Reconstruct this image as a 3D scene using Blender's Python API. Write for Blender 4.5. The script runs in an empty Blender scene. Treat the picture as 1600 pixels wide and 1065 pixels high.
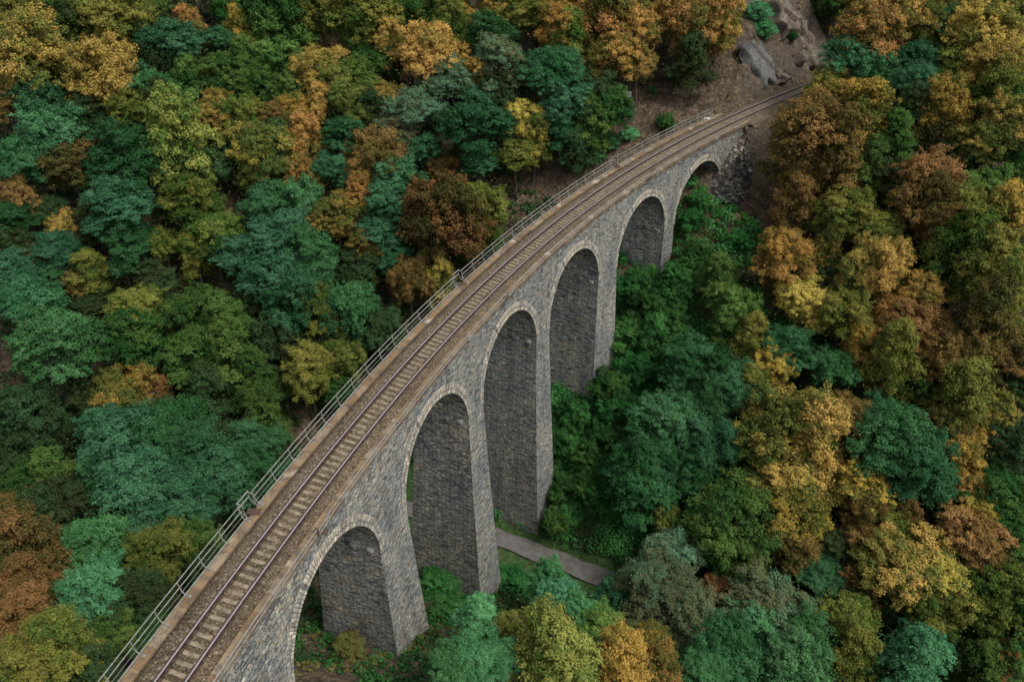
import math, random
import numpy as np

# ---------------------------------------------------------------- geometry of the place
# world: camera stands at (0, 0, CZ); heights below are metres, valley floor near z = 2
CZ = 80.0
TH, ROLL = 0.62675, 0.020775
HC = 39.2375                       # camera above the rail at chainage 0
X0, Y0, H0 = -17.9184, 21.9554, 1.30706
K0, K1, K2 = -0.00233737, -0.01019274, 0.00868567
GRADE, CANT = -0.0111786, 0.0402866
ARCHES = [(-3.0, 6.0), (13.47, 6.03), (29.80, 5.88), (44.55, 5.88), (59.42, 6.02), (76.38, 6.23), (91.70, 6.39)]
CROWN, RISEF = 2.830, 1.02 * 1.0417
BAT, BATQ, FB, FBQ, FACE = 0.033029, 0.0700, 0.044595, 0.374181, 1.97859

_S = np.arange(0, 480) * 0.5 - 60.0
def _mk():
    s = _S
    sc = np.clip(s, -30, 130)
    k = K0 + K1 * sc / 100 + K2 * (sc / 100) ** 2
    h = np.concatenate([[0], np.cumsum((k[1:] + k[:-1]) / 2 * 0.5)])
    x = np.concatenate([[0], np.cumsum(np.cos((h[1:] + h[:-1]) / 2) * 0.5)])
    return h
_h = _mk()
_i0 = 60          # s = -30, where the fitted heading starts
_h = _h - _h[_i0] + H0
_x = np.concatenate([[0], np.cumsum(np.cos((_h[1:] + _h[:-1]) / 2) * 0.5)])
_y = np.concatenate([[0], np.cumsum(np.sin((_h[1:] + _h[:-1]) / 2) * 0.5)])
_iz = 120         # s = 0
_x = _x - _x[_iz] + X0
_y = _y - _y[_iz] + Y0

def railz(s):
    return CZ - HC + GRADE * np.asarray(s, float)

def pt(s, o, dz):
    """chainage s, offset o (left positive), height over the rail -> world points"""
    s = np.asarray(s, float); o = np.asarray(o, float); dz = np.asarray(dz, float)
    X = np.interp(s, _S, _x); Y = np.interp(s, _S, _y); H = np.interp(s, _S, _h)
    return np.stack(np.broadcast_arrays(X - o * np.sin(H), Y + o * np.cos(H), railz(s) + dz), -1)

def so(x, y):
    """world x, y -> chainage, offset"""
    x = np.asarray(x, float).ravel(); y = np.asarray(y, float).ravel()
    s = np.empty_like(x); o = np.empty_like(x)
    xs, ys, hs, ss = _x[::2], _y[::2], _h[::2], _S[::2]
    for a in range(0, len(x), 4000):
        dx = x[a:a + 4000, None] - xs; dy = y[a:a + 4000, None] - ys
        i = (dx * dx + dy * dy).argmin(1); r = np.arange(len(i))
        ddx = dx[r, i]; ddy = dy[r, i]; h = hs[i]
        s[a:a + 4000] = ss[i] + ddx * np.cos(h) + ddy * np.sin(h)
        o[a:a + 4000] = -ddx * np.sin(h) + ddy * np.cos(h)
    return s, o

AXIS = np.array([(200., -29.), (90., 22.4), (50., 41.2), (0., 64.5), (-14., 70.), (-30., 71.), (-50., 66.), (-80., 52.), (-130., 30.), (-220., -10.)])
NV = [0, 2.2, 7.6, 17.9, 23.7, 35, 38, 48, 56, 66, 75, 100, 150, 260]
NZ = [1.8, 1.8, 5.6, 12, 15.2, 23.5, 25.3, 33.5, 38.3, 41.3, 46.5, 63, 92, 130]
SV = [0, 2.2, 6.6, 11.4, 21.5, 27, 42, 56, 80, 140, 260]
SZ = [1.8, 1.8, 2.8, 6.8, 14.7, 18, 29, 38.3, 50, 66, 80]

def axis_v(x, y):
    x = np.asarray(x, float).ravel(); y = np.asarray(y, float).ravel()
    best = np.full(len(x), 1e9); sg = np.ones(len(x))
    for a, b in zip(AXIS[:-1], AXIS[1:]):
        d = b - a; L2 = d @ d
        t = np.clip(((x - a[0]) * d[0] + (y - a[1]) * d[1]) / L2, 0, 1)
        ex = x - a[0] - t * d[0]; ey = y - a[1] - t * d[1]
        q = np.hypot(ex, ey); m = q < best
        best = np.where(m, q, best)
        sg = np.where(m, np.where(d[0] * ey - d[1] * ex < 0, 1, -1), sg)
    return best * sg

def wob(x, y):
    return (0.55 * np.sin(x * 0.31 + 1.3 * np.sin(y * 0.17)) * np.sin(y * 0.27 + 0.7 + np.sin(x * 0.13))
            + 0.25 * np.sin(x * 0.83 + y * 0.41 + 2.0) * np.sin(y * 0.91 - x * 0.3))

def ground(x, y):
    shp = np.shape(x)
    x = np.asarray(x, float).ravel(); y = np.asarray(y, float).ravel()
    v = axis_v(x, y)
    z = np.where(v >= 0, np.interp(v, NV, NZ), np.interp(-v, SV, SZ))
    amp = np.clip((np.abs(v) - 6) / 12, 0, 1)
    z = z + wob(x, y) * amp
    s, o = so(x, y)
    dip = 4.6 * np.clip((-o - 1.5 - 2.6 * np.clip((s - 101) / 3, 0, 1)) / 2.5, 0, 1) * np.clip((20 + o) / 12, 0, 1) * np.clip((s - 93) / 4, 0, 1) * np.clip((111 - s) / 6, 0, 1)
    zb = railz(s) - 0.62
    ao = np.abs(o)
    up = zb + 1.25 * np.clip(ao - 3.1, 0, None) + 0.25 * np.clip(ao - 3.1, 0, 3) * np.sin(s * 0.7)
    lo = zb - 0.8 * np.clip(ao - 3.1, 0, None) - dip
    east = np.where(o > 0, np.clip((s - 99.5) / 3.0, 0, 1), np.clip((s - 102.5) / 2.0, 0, 1)); west = np.clip((-10.5 - s) / 3.0, 0, 1)
    on = np.maximum(east, west)
    z = z - dip
    zz = np.minimum(np.maximum(z, lo), up)
    z = z * (1 - on) + zz * on
    # under the deck the ground stays below the arches
    return z.reshape(shp)

_F = np.array([0, math.cos(TH), -math.sin(TH)]); _R = np.array([1., 0, 0]); _U = np.array([0, math.sin(TH), math.cos(TH)])
CR_ = math.cos(ROLL) * _R + math.sin(ROLL) * _U
CU_ = -math.sin(ROLL) * _R + math.cos(ROLL) * _U
FPX = 1244.0
def project(P):
    d = np.asarray(P, float) - np.array([0, 0, CZ])
    w = d @ _F
    return 800 + FPX * (d @ CR_) / w, 532.5 - FPX * (d @ CU_) / w, w
def pixray(px, py):
    return _F + CR_ * (px - 800) / FPX + CU_ * (532.5 - py) / FPX

EXPOSURE = 1.0
TREEDATA = """
V,15.9,91.3,2.65,2.4 V,17.9,88.0,3.00,2.9 V,20.7,88.7,2.80,2.4 V,15.3,85.7,2.79,2.7 V,18.5,84.0,2.96,2.5 V,21.1,85.6,2.57,2.5 V,15.9,81.1,2.73,2.6 V,8.4,77.3,2.13,2.2
V,7.1,74.4,2.30,2.1 V,9.9,71.7,2.45,2.0 V,7.0,69.2,2.24,2.0 V,7.7,67.1,1.86,1.4 V,13.3,76.7,2.68,2.6 G,12.3,78.6,2.30,3.8 V,11.5,73.8,2.47,2.3 G,10.1,67.3,2.36,4.4
V,22.1,91.0,2.61,2.6 G,26.4,88.7,2.74,4.3 V,24.4,93.7,2.24,1.9 G,5.9,65.3,1.65,3.3 V,18.0,92.1,2.25,2.2 T,-79.3,128.4,5.03,9.1 G,-75.8,131.5,5.15,7.6
G,-69.5,133.2,5.21,7.5 L,-63.2,133.8,5.19,9.2 G,-58.9,134.9,5.27,7.5 T,-52.7,134.7,5.26,9.7 A,-44.8,135.9,5.30,9.7 G,-40.7,138.6,5.41,8.0 G,-34.7,138.2,5.39,7.9
G,-26.3,139.5,5.43,7.9 R,-20.1,139.4,5.39,9.7 L,-15.4,137.2,5.34,9.6 Y,-8.7,139.1,5.37,9.7 O,-1.6,135.6,5.27,9.6 R,5.4,135.6,5.26,9.8 R,11.6,133.7,5.19,9.5
G,18.7,136.2,5.25,7.8 L,21.8,133.3,5.14,9.6 G,29.3,133.9,5.16,7.7 A,55.9,143.9,5.56,9.7 O,66.0,151.1,5.83,10.2 A,57.6,121.4,4.69,8.9 L,62.2,119.8,4.62,8.8
L,67.1,118.9,4.58,8.7 L,72.4,117.7,4.53,8.8 G,-48.3,116.5,3.81,5.9 G,-33.6,118.8,3.65,5.8 D,-51.0,112.9,3.75,5.6 L,-40.1,113.3,3.32,7.3 G,-22.0,123.5,3.48,5.7
L,-56.5,124.4,3.87,7.8 O,-49.7,124.6,3.45,7.1 D,-67.1,93.0,3.44,5.5 G,-64.4,127.9,3.97,6.2 D,-38.8,78.5,3.91,6.0 D,-53.9,77.9,3.28,5.3 G,-32.2,77.5,3.34,5.4
D,-56.1,72.0,3.00,5.0 D,-25.3,116.7,3.41,5.3 Y,-67.6,112.8,5.83,10.1 Y,-58.8,113.4,5.60,9.8 L,-58.7,122.6,5.14,9.3 L,-68.2,124.7,4.75,9.0 D,-68.2,122.6,4.08,6.5
T,-51.8,120.4,5.36,9.5 T,-45.9,124.8,2.77,6.4 A,-43.6,128.0,2.58,6.1 U,-53.2,114.0,3.51,7.2 G,-44.1,118.2,4.27,6.7 P,-48.1,111.8,2.85,6.7 Y,-43.9,113.6,3.11,6.8
P,-46.5,105.8,5.32,9.7 Y,-38.2,108.5,3.30,6.8 T,-53.9,103.3,5.44,9.8 T,-66.0,109.0,3.81,7.8 T,-64.0,106.1,4.63,8.6 R,-61.6,102.8,3.98,8.1 T,-67.1,101.1,4.53,8.6
R,-71.8,109.2,3.18,7.1 A,-72.9,113.1,3.22,7.1 D,-53.4,119.0,3.39,5.6 G,-44.3,132.2,4.77,7.3 G,-41.2,121.7,3.67,6.0 L,-55.6,111.8,3.92,7.7 D,-60.2,109.0,3.68,5.7
D,-58.3,103.6,3.63,5.8 L,-74.3,123.4,4.05,8.2 G,-37.1,127.6,6.06,8.7 G,-36.2,123.6,4.39,6.5 L,-40.1,124.8,3.02,6.6 L,-24.7,128.4,5.34,9.5 L,-31.2,131.1,4.51,8.6
Y,-29.7,120.2,4.54,8.5 P,-24.6,117.7,4.27,8.5 P,-24.2,115.4,3.58,7.6 L,-24.8,127.6,3.05,6.8 Y,-19.6,125.1,3.01,6.9 G,-17.2,131.4,5.01,7.4 L,-14.8,133.6,4.32,8.6
O,-13.5,121.3,5.19,9.4 L,-10.5,127.7,3.51,7.5 Y,-8.9,131.6,3.11,6.8 O,-3.6,133.3,3.36,7.2 A,-7.6,120.4,3.41,7.4 M,-10.5,118.0,4.03,8.1 T,-4.3,124.4,4.35,8.6
M,-2.7,119.6,4.48,8.3 O,-18.7,117.0,2.71,6.3 M,-14.6,114.4,4.44,8.6 M,-17.5,111.7,3.76,7.9 T,-13.5,110.5,2.88,6.8 T,-5.6,109.6,5.81,10.4 T,-5.0,107.7,3.04,6.8
D,-21.9,114.9,3.61,5.3 O,-29.2,115.9,2.94,6.5 A,-33.1,115.4,2.93,6.4 R,-35.5,114.1,2.90,6.7 T,-34.4,111.5,3.76,7.6 Y,-36.4,108.5,4.58,8.5 O,-30.6,110.2,3.54,7.2
T,-24.5,111.5,3.53,7.6 R,-19.9,107.7,4.35,8.3 T,-26.4,107.3,3.28,7.1 O,-30.7,107.2,3.08,6.7 T,-17.0,105.6,3.68,7.7 L,-22.1,106.0,2.61,6.3 R,-10.6,108.8,2.43,5.9
G,-39.3,119.1,3.86,6.1 D,-43.2,107.7,3.72,5.5 R,-67.1,97.7,2.88,6.4 T,-67.2,95.2,3.24,7.1 D,-64.4,98.5,2.71,4.7 Y,-62.1,96.8,2.28,5.7 T,-53.5,97.8,4.73,8.7
T,-52.7,95.7,3.51,7.1 T,-52.9,93.2,2.47,6.1 L,-44.8,100.0,4.82,8.8 L,-41.9,97.6,3.98,7.5 L,-48.5,96.4,2.51,5.8 L,-44.1,95.8,2.52,6.3 T,-60.6,92.7,3.43,7.5
T,-61.0,90.8,2.43,6.1 T,-65.3,88.6,3.55,7.2 R,-63.9,92.5,2.03,5.4 L,-56.8,91.3,3.05,6.7 R,-58.8,90.6,2.04,5.6 T,-37.6,95.3,3.95,8.0 U,-62.2,84.6,5.03,9.1
U,-56.4,79.7,5.29,9.6 D,-56.9,88.8,2.65,4.8 L,-49.6,86.6,3.58,7.3 G,-48.6,83.2,4.33,6.6 G,-42.2,87.6,4.64,7.0 G,-37.8,85.9,4.62,7.1 G,-41.7,82.7,4.36,6.8
G,-36.0,82.7,4.18,6.6 D,-58.2,98.5,3.15,4.9 D,-48.9,92.7,3.11,5.0 D,-35.4,91.8,3.13,4.9 T,-34.6,100.9,4.46,8.3 T,-30.7,102.2,4.29,8.2 T,-32.0,96.2,4.79,8.9
T,-28.1,94.1,4.96,9.4 T,-28.1,88.7,5.04,9.3 T,-33.2,92.2,4.52,8.4 T,-21.6,89.0,3.87,7.9 T,-27.5,99.4,2.78,6.2 O,-24.8,101.2,3.84,7.6 O,-22.3,104.1,2.82,6.3
A,-20.5,98.9,3.20,6.8 T,-17.3,101.0,4.45,8.8 T,-18.2,98.9,3.60,7.7 T,-16.6,96.3,2.53,6.4 R,-10.0,97.9,5.81,9.9 R,-13.8,100.1,3.19,7.0 R,-14.3,93.5,3.33,7.0
Y,-11.8,95.6,2.32,6.0 Y,-9.9,93.9,2.51,6.0 L,-4.7,100.9,4.23,8.2 L,-4.6,98.2,3.16,7.0 D,-21.8,96.0,3.40,5.4 L,-25.8,87.9,3.45,7.4 P,-22.1,84.4,2.82,6.3
D,-30.7,85.2,4.43,6.6 L,-26.5,81.6,3.75,7.5 G,-33.2,81.3,3.77,6.0 G,-22.8,81.6,2.61,4.5 D,-18.3,88.3,3.50,5.3 D,-9.2,97.6,3.19,5.2 D,-58.7,72.3,5.15,7.4
D,-60.2,69.7,4.02,6.3 A,-48.8,76.9,4.00,7.6 R,-45.9,79.1,2.15,5.5 T,-47.1,71.0,5.33,9.6 T,-41.8,72.4,5.21,9.2 T,-37.5,69.3,5.30,9.5 T,-42.5,65.4,5.13,9.4
T,-34.8,64.6,4.57,8.8 T,-48.9,68.6,3.68,7.5 T,-36.2,58.8,4.09,8.2 T,-31.4,72.2,3.97,8.0 T,-30.6,67.7,3.47,7.4 G,-59.0,67.4,3.82,5.7 G,-55.4,67.9,3.49,5.6
D,-52.8,64.8,3.60,5.9 D,-53.3,60.9,3.48,5.8 B,-36.8,46.3,3.11,7.0 L,-40.0,56.9,2.12,5.8 L,-30.6,45.3,2.93,6.8 G,-29.2,49.1,3.01,5.0 R,-57.4,62.7,2.99,6.8
R,-41.9,44.9,3.83,7.8 R,-36.6,38.6,3.31,7.3 R,-34.2,32.9,2.74,6.5 B,-30.6,36.5,2.81,6.6 L,-27.2,28.0,2.14,5.8 L,-29.0,27.2,2.09,5.7 D,-27.4,36.4,2.50,4.5
G,-28.1,33.7,1.96,3.8 D,-26.1,28.5,1.93,3.9 G,-24.2,32.3,1.80,3.6 D,-26.7,45.7,2.04,4.0 G,53.4,142.5,3.57,5.7 O,48.5,114.3,5.20,9.4 O,53.1,118.3,4.88,9.0
O,47.9,113.7,3.16,6.8 T,59.2,115.0,3.13,7.0 Y,61.7,110.8,4.65,9.0 Y,64.9,114.3,4.30,8.4 Y,61.4,104.4,4.09,8.1 R,66.9,109.8,3.23,7.1 U,46.3,112.1,3.75,7.7
T,49.2,108.8,3.27,7.1 T,54.2,110.9,3.29,7.1 T,51.5,104.7,3.57,7.4 G,57.2,107.0,3.03,5.1 L,59.3,108.2,3.23,7.1 O,51.3,113.3,2.73,6.5 L,43.5,110.8,2.51,6.0
A,42.3,109.1,2.50,6.1 R,39.9,99.6,5.84,10.3 A,44.7,100.4,4.50,8.5 R,37.7,101.9,4.44,8.6 R,38.2,98.4,3.58,7.3 R,42.1,96.4,3.49,7.2 G,44.6,96.1,2.92,4.6
A,45.1,105.8,3.04,6.5 G,48.8,98.4,3.31,5.2 A,53.7,99.1,3.63,7.6 D,51.1,100.7,3.15,5.2 L,59.3,99.2,3.43,7.2 Y,60.0,94.5,4.26,8.4 Y,57.5,94.7,3.37,7.2 R,50.9,91.8,3.54,7.5
D,48.4,94.2,2.87,4.7 G,64.7,103.8,3.36,5.5 D,56.3,95.8,2.87,4.7 G,61.3,91.5,3.14,5.4 O,56.0,116.1,3.78,7.7 R,50.2,89.0,4.04,8.1 R,51.8,86.4,3.27,7.3 R,35.9,93.5,2.91,6.4
L,42.1,90.5,3.59,7.4 L,40.1,90.8,2.86,6.3 L,44.9,88.7,3.18,6.8 A,33.6,86.6,3.75,7.7 R,34.2,85.7,2.45,6.1 Y,39.3,88.4,2.29,5.7 Y,43.9,83.4,4.01,7.8 Y,46.5,86.1,2.41,5.7
Y,41.1,83.0,2.94,6.7 Y,35.2,82.0,3.32,7.0 Y,36.1,81.1,2.40,5.8 L,39.7,78.9,3.24,7.0 O,48.5,80.6,2.87,6.4 L,52.5,82.7,4.44,8.2 L,54.7,79.9,4.37,8.3 L,55.7,77.1,3.46,7.4
A,57.5,85.2,3.58,7.4 L,53.9,86.5,3.09,6.8 G,57.5,89.7,3.69,5.7 G,60.5,87.4,3.09,5.3 T,37.0,82.4,1.86,5.3 O,45.5,79.0,2.69,6.2 R,46.8,76.2,3.50,7.6 R,52.6,73.3,4.25,8.5
R,55.1,72.3,3.41,7.0 R,49.5,72.5,3.43,7.4 T,32.9,77.6,3.28,7.0 T,37.9,74.8,2.86,6.6 A,41.2,76.4,2.33,5.8 L,43.6,73.0,3.48,7.3 G,46.2,72.8,2.81,4.4 D,57.1,70.5,3.07,5.2
D,39.1,85.6,2.65,4.5 G,60.2,83.2,2.71,4.6 D,51.6,83.2,2.37,4.4 Y,31.4,67.7,4.79,9.0 Y,34.0,65.4,4.22,8.3 Y,28.4,67.7,3.65,7.4 Y,31.8,63.6,3.71,7.6 L,29.3,63.5,3.07,6.6
T,42.1,64.7,4.61,8.7 T,44.0,62.6,4.41,8.2 T,41.7,68.8,2.75,6.5 R,38.3,69.0,2.93,6.8 R,37.8,66.3,2.55,6.1 L,49.8,67.9,3.85,7.6 R,49.2,66.7,2.85,6.5 Y,54.2,67.5,2.52,5.9
A,49.5,64.4,2.98,6.7 O,49.9,61.3,2.13,5.5 A,38.8,61.6,3.30,7.0 R,38.8,59.9,2.79,6.6 L,40.7,59.2,2.78,6.2 R,42.5,58.1,2.44,5.9 A,31.4,59.7,3.64,7.4 R,31.2,56.9,2.95,6.6
D,35.8,58.2,2.49,4.4 Y,40.8,53.7,4.37,8.3 Y,43.3,52.3,3.57,7.5 R,48.2,55.4,3.60,7.5 A,49.9,57.9,2.56,6.3 D,54.5,64.1,3.46,5.7 G,52.8,59.3,3.53,5.7 G,53.2,55.4,3.14,5.3
T,52.2,53.1,1.87,5.2 R,38.0,57.7,2.29,5.7 D,47.0,62.0,2.34,4.1 L,44.0,50.3,3.52,7.5 G,43.4,49.4,3.11,5.2 L,49.7,49.5,3.77,7.6 G,51.3,47.8,3.33,5.3 D,40.5,52.3,2.55,4.5
T,33.7,54.4,2.90,6.6 R,37.1,53.7,2.40,5.9 O,37.5,52.2,1.91,5.1 L,34.5,49.5,3.41,7.4 L,33.7,46.0,3.44,7.2 B,39.0,44.6,3.67,7.8 B,42.3,47.8,2.61,6.1 G,37.8,46.0,2.30,4.1
R,49.3,46.3,1.96,5.1 G,47.7,46.1,2.73,4.5 D,46.2,48.1,2.61,4.7 T,15.9,67.6,4.07,7.8 T,15.2,64.2,4.00,7.7 G,25.5,61.2,4.90,7.0 G,23.4,59.8,4.23,6.5 G,26.2,58.2,3.69,5.6
T,22.0,66.5,3.15,6.6 L,18.3,62.6,1.92,5.1 M,17.7,57.5,3.51,7.3 M,15.7,51.6,4.36,8.7 M,18.3,49.8,3.40,7.2 R,22.6,54.5,2.14,5.6 M,26.7,50.8,4.21,8.2 U,25.1,47.7,3.48,7.5
U,20.1,42.6,3.47,7.4 U,29.3,47.0,3.76,7.6 U,27.2,43.1,3.42,7.4 U,17.4,39.7,2.38,6.0 R,33.2,49.6,2.04,5.6 B,4.2,52.4,2.51,6.3 B,5.1,49.3,2.26,5.8 B,7.3,47.2,2.05,5.7
B,-2.5,40.6,2.17,5.7 U,-2.4,34.1,2.49,6.0 U,-4.2,33.0,2.11,5.6 U,-0.4,36.0,2.02,5.5 P,3.1,37.1,3.49,7.4 P,4.6,35.2,3.40,7.3 P,8.4,40.6,2.87,6.7 A,9.4,36.5,3.03,7.0
A,12.9,42.4,2.47,6.1 O,12.3,37.2,2.49,6.3 T,11.5,52.2,2.39,6.1 L,0.1,40.9,1.69,5.2 T,22.1,78.0,3.33,7.2 T,20.6,76.3,2.77,6.6 T,24.4,77.0,3.13,6.7 T,26.7,73.8,3.23,7.1
T,23.4,72.5,3.22,7.2 T,18.4,70.8,4.11,8.1 T,21.1,71.5,3.60,7.1 T,15.7,67.6,3.20,7.0 T,13.8,66.4,3.36,7.2 T,23.4,68.2,3.51,7.4 G,28.1,83.5,3.23,5.4 G,27.1,85.9,2.70,4.5
G,27.5,82.4,2.85,4.6 L,29.2,79.1,2.78,6.1 A,31.1,76.4,2.92,6.8 L,28.4,73.4,2.87,6.6 L,29.4,71.9,2.32,5.7 L,1.1,130.2,4.24,8.3 A,6.1,131.2,4.25,8.1 A,6.7,124.1,4.54,8.7
O,14.1,123.0,5.57,9.9 O,17.2,121.8,4.67,8.8 O,14.3,119.0,3.97,8.1 O,11.4,119.2,2.90,6.6 O,17.8,117.5,2.64,6.0 L,7.7,121.7,3.82,7.7 O,11.3,128.4,4.17,8.4
T,5.7,115.2,4.79,9.0 T,7.5,112.1,3.89,7.9 T,2.2,119.4,2.92,6.7 T,6.8,110.2,2.61,6.0 Y,1.2,112.4,3.51,7.2 Y,2.7,109.9,2.83,6.3 D,11.4,115.0,3.96,6.0 G,13.2,112.8,3.49,5.7
G,10.6,110.7,3.26,5.1 D,-1.7,117.4,3.82,5.8 L,0.2,108.3,2.82,6.6 O,26.3,122.0,4.87,9.0 O,24.0,126.3,4.55,8.8 O,29.3,122.7,3.80,7.8 O,30.7,126.5,3.41,7.4
D,25.3,117.9,3.74,5.8 G,19.2,133.8,3.11,5.2 D,8.7,109.1,2.40,4.0
"""  # dark green entries below orange trees stand for the lower parts of crowns

# ---------------------------------------------------------------- blender set-up
import bpy
from mathutils import Vector, Matrix
random.seed(7)
RNG = np.random.default_rng(11)
scene = bpy.context.scene
COL = scene.collection
PI = math.pi

def link(o, parent=None):
    COL.objects.link(o)
    if parent is not None:
        o.parent = parent
    return o

def mesh_np(name, V, F, mats, uv=None, tone=None, smooth=False, midx=None):
    """V (n,3), F (m,k) arrays -> mesh data"""
    V = np.asarray(V, float); F = np.asarray(F, int)
    me = bpy.data.meshes.new(name)
    k = F.shape[1]; m = len(F)
    me.vertices.add(len(V)); me.vertices.foreach_set('co', V.ravel())
    me.loops.add(m * k); me.loops.foreach_set('vertex_index', F.ravel())
    me.polygons.add(m)
    me.polygons.foreach_set('loop_start', np.arange(0, m * k, k))
    if smooth:
        me.polygons.foreach_set('use_smooth', np.ones(m, bool))
    for mt in (mats if isinstance(mats, (list, tuple)) else [mats]):
        me.materials.append(mt)
    if midx is not None:
        me.polygons.foreach_set('material_index', np.asarray(midx, np.int32))
    if uv is not None:
        l = me.uv_layers.new(name='UVMap'); l.data.foreach_set('uv', np.asarray(uv, float).ravel())
    if tone is not None:
        a = me.attributes.new('tone', 'FLOAT', 'POINT'); a.data.foreach_set('value', np.asarray(tone, float))
    me.update(calc_edges=True); me.validate()
    return me

def obj(name, me, parent=None, **kw):
    o = bpy.data.objects.new(name, me)
    link(o, parent)
    for k, v in kw.items():
        o[k] = v
    return o

def empty(name, loc, **kw):
    o = bpy.data.objects.new(name, None)
    o.location = loc; o.empty_display_size = 0.5
    link(o)
    for k, v in kw.items():
        o[k] = v
    return o

class MB:
    """collects quads"""
    def __init__(s):
        s.v = []; s.f = []; s.uv = []; s.mi = []
    def quad(s, a, b, c, d, uv=None, mi=0):
        n = len(s.v); s.v += [tuple(a), tuple(b), tuple(c), tuple(d)]; s.f.append((n, n + 1, n + 2, n + 3))
        s.uv += list(uv) if uv else [(0, 0)] * 4; s.mi.append(mi)
    def hexa(s, p, mi=0, faces=(0, 1, 2, 3, 4, 5)):
        """p: 8 corners, 0-3 bottom ring, 4-7 top ring"""
        q = [(3, 2, 1, 0), (4, 5, 6, 7), (0, 1, 5, 4), (1, 2, 6, 5), (2, 3, 7, 6), (3, 0, 4, 7)]
        for i in faces:
            f = q[i]
            P = [Vector(p[j]) for j in f]
            a = (P[1] - P[0]).length; b = (P[2] - P[1]).length
            o = (P[0].x * .7 + P[0].y * .6, P[0].z)
            s.quad(*P, uv=[(o[0], o[1]), (o[0] + a, o[1]), (o[0] + a, o[1] + b), (o[0], o[1] + b)], mi=mi)
    def box(s, c, sx, sy, sz, ax=None, mi=0):
        c = Vector(c)
        if ax is None: ax = (Vector((1, 0, 0)), Vector((0, 1, 0)), Vector((0, 0, 1)))
        u, v, w = ax
        P = []
        for k in (-.5, .5):
            for i, j in ((-.5, -.5), (.5, -.5), (.5, .5), (-.5, .5)):
                P.append(c + u * sx * i + v * sy * j + w * sz * k)
        s.hexa(P, mi)
    def tube(s, pts, r, n=6, mi=0, r2=None):
        pts = [Vector(p) for p in pts]
        rings = []
        for i, p in enumerate(pts):
            t = (pts[min(i + 1, len(pts) - 1)] - pts[max(i - 1, 0)]).normalized()
            a = Vector((0, 0, 1)) if abs(t.z) < .9 else Vector((1, 0, 0))
            u = t.cross(a).normalized(); v = u.cross(t).normalized()
            rr = r if r2 is None else r + (r2 - r) * i / max(1, len(pts) - 1)
            rings.append([p + (u * math.cos(2 * PI * k / n) + v * math.sin(2 * PI * k / n)) * rr for k in range(n)])
        for A, B in zip(rings[:-1], rings[1:]):
            for k in range(n):
                s.quad(A[k], A[(k + 1) % n], B[(k + 1) % n], B[k], mi=mi)
        for R_ in (rings[0][::-1], rings[-1]):
            for k in range(1, n - 1, 2):
                s.quad(R_[0], R_[k], R_[k + 1], R_[(k + 2) % n] if k + 2 <= n - 1 else R_[0 if n % 2 else k + 1], mi=mi) if k + 2 <= n - 1 else None
    def build(s, name, mats, parent=None, **kw):
        me = mesh_np(name, s.v, s.f, mats, uv=s.uv, midx=s.mi)
        return obj(name, me, parent, **kw)

# ---------------------------------------------------------------- materials
def newmat(name):
    m = bpy.data.materials.new(name); m.use_nodes = True
    nt = m.node_tree; nt.nodes.clear()
    out = nt.nodes.new('ShaderNodeOutputMaterial')
    b = nt.nodes.new('ShaderNodeBsdfPrincipled'); b.inputs['Roughness'].default_value = .9
    b.inputs['Specular IOR Level'].default_value = .25
    nt.links.new(b.outputs[0], out.inputs[0])
    return m, nt, b

def N(nt, t, **kw):
    n = nt.nodes.new('ShaderNode' + t)
    for k, v in kw.items():
        if k in n.inputs.keys(): n.inputs[k].default_value = v
        else: setattr(n, k, v)
    return n

def ramp(nt, fac, stops, interp='LINEAR'):
    r = nt.nodes.new('ShaderNodeValToRGB'); r.color_ramp.interpolation = interp
    e = r.color_ramp.elements
    while len(e) < len(stops): e.new(.5)
    for el, (p, c) in zip(e, stops):
        el.position = p; el.color = (*c, 1) if len(c) == 3 else c
    nt.links.new(fac, r.inputs[0])
    return r.outputs[0]

def mixc(nt, a, b, fac, mode='MIX'):
    m = nt.nodes.new('ShaderNodeMix'); m.data_type = 'RGBA'; m.blend_type = mode
    for k, v in ((0, fac), (6, a), (7, b)):
        if isinstance(v, (int, float)): m.inputs[k].default_value = v
        elif isinstance(v, tuple): m.inputs[k].default_value = (*v, 1)
        else: nt.links.new(v, m.inputs[k])
    return m.outputs[2]

def mth(nt, op, a, b=None, c=None):
    m = nt.nodes.new('ShaderNodeMath'); m.operation = op
    for i, v in enumerate((a, b, c)):
        if v is None: continue
        if isinstance(v, (int, float)): m.inputs[i].default_value = v
        else: nt.links.new(v, m.inputs[i])
    return m.outputs[0]

def bump(nt, h, b, strength=.5, dist=.05):
    n = N(nt, 'Bump', Strength=strength, Distance=dist)
    nt.links.new(h, n.inputs['Height']); nt.links.new(n.outputs[0], b.inputs['Normal'])

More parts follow.
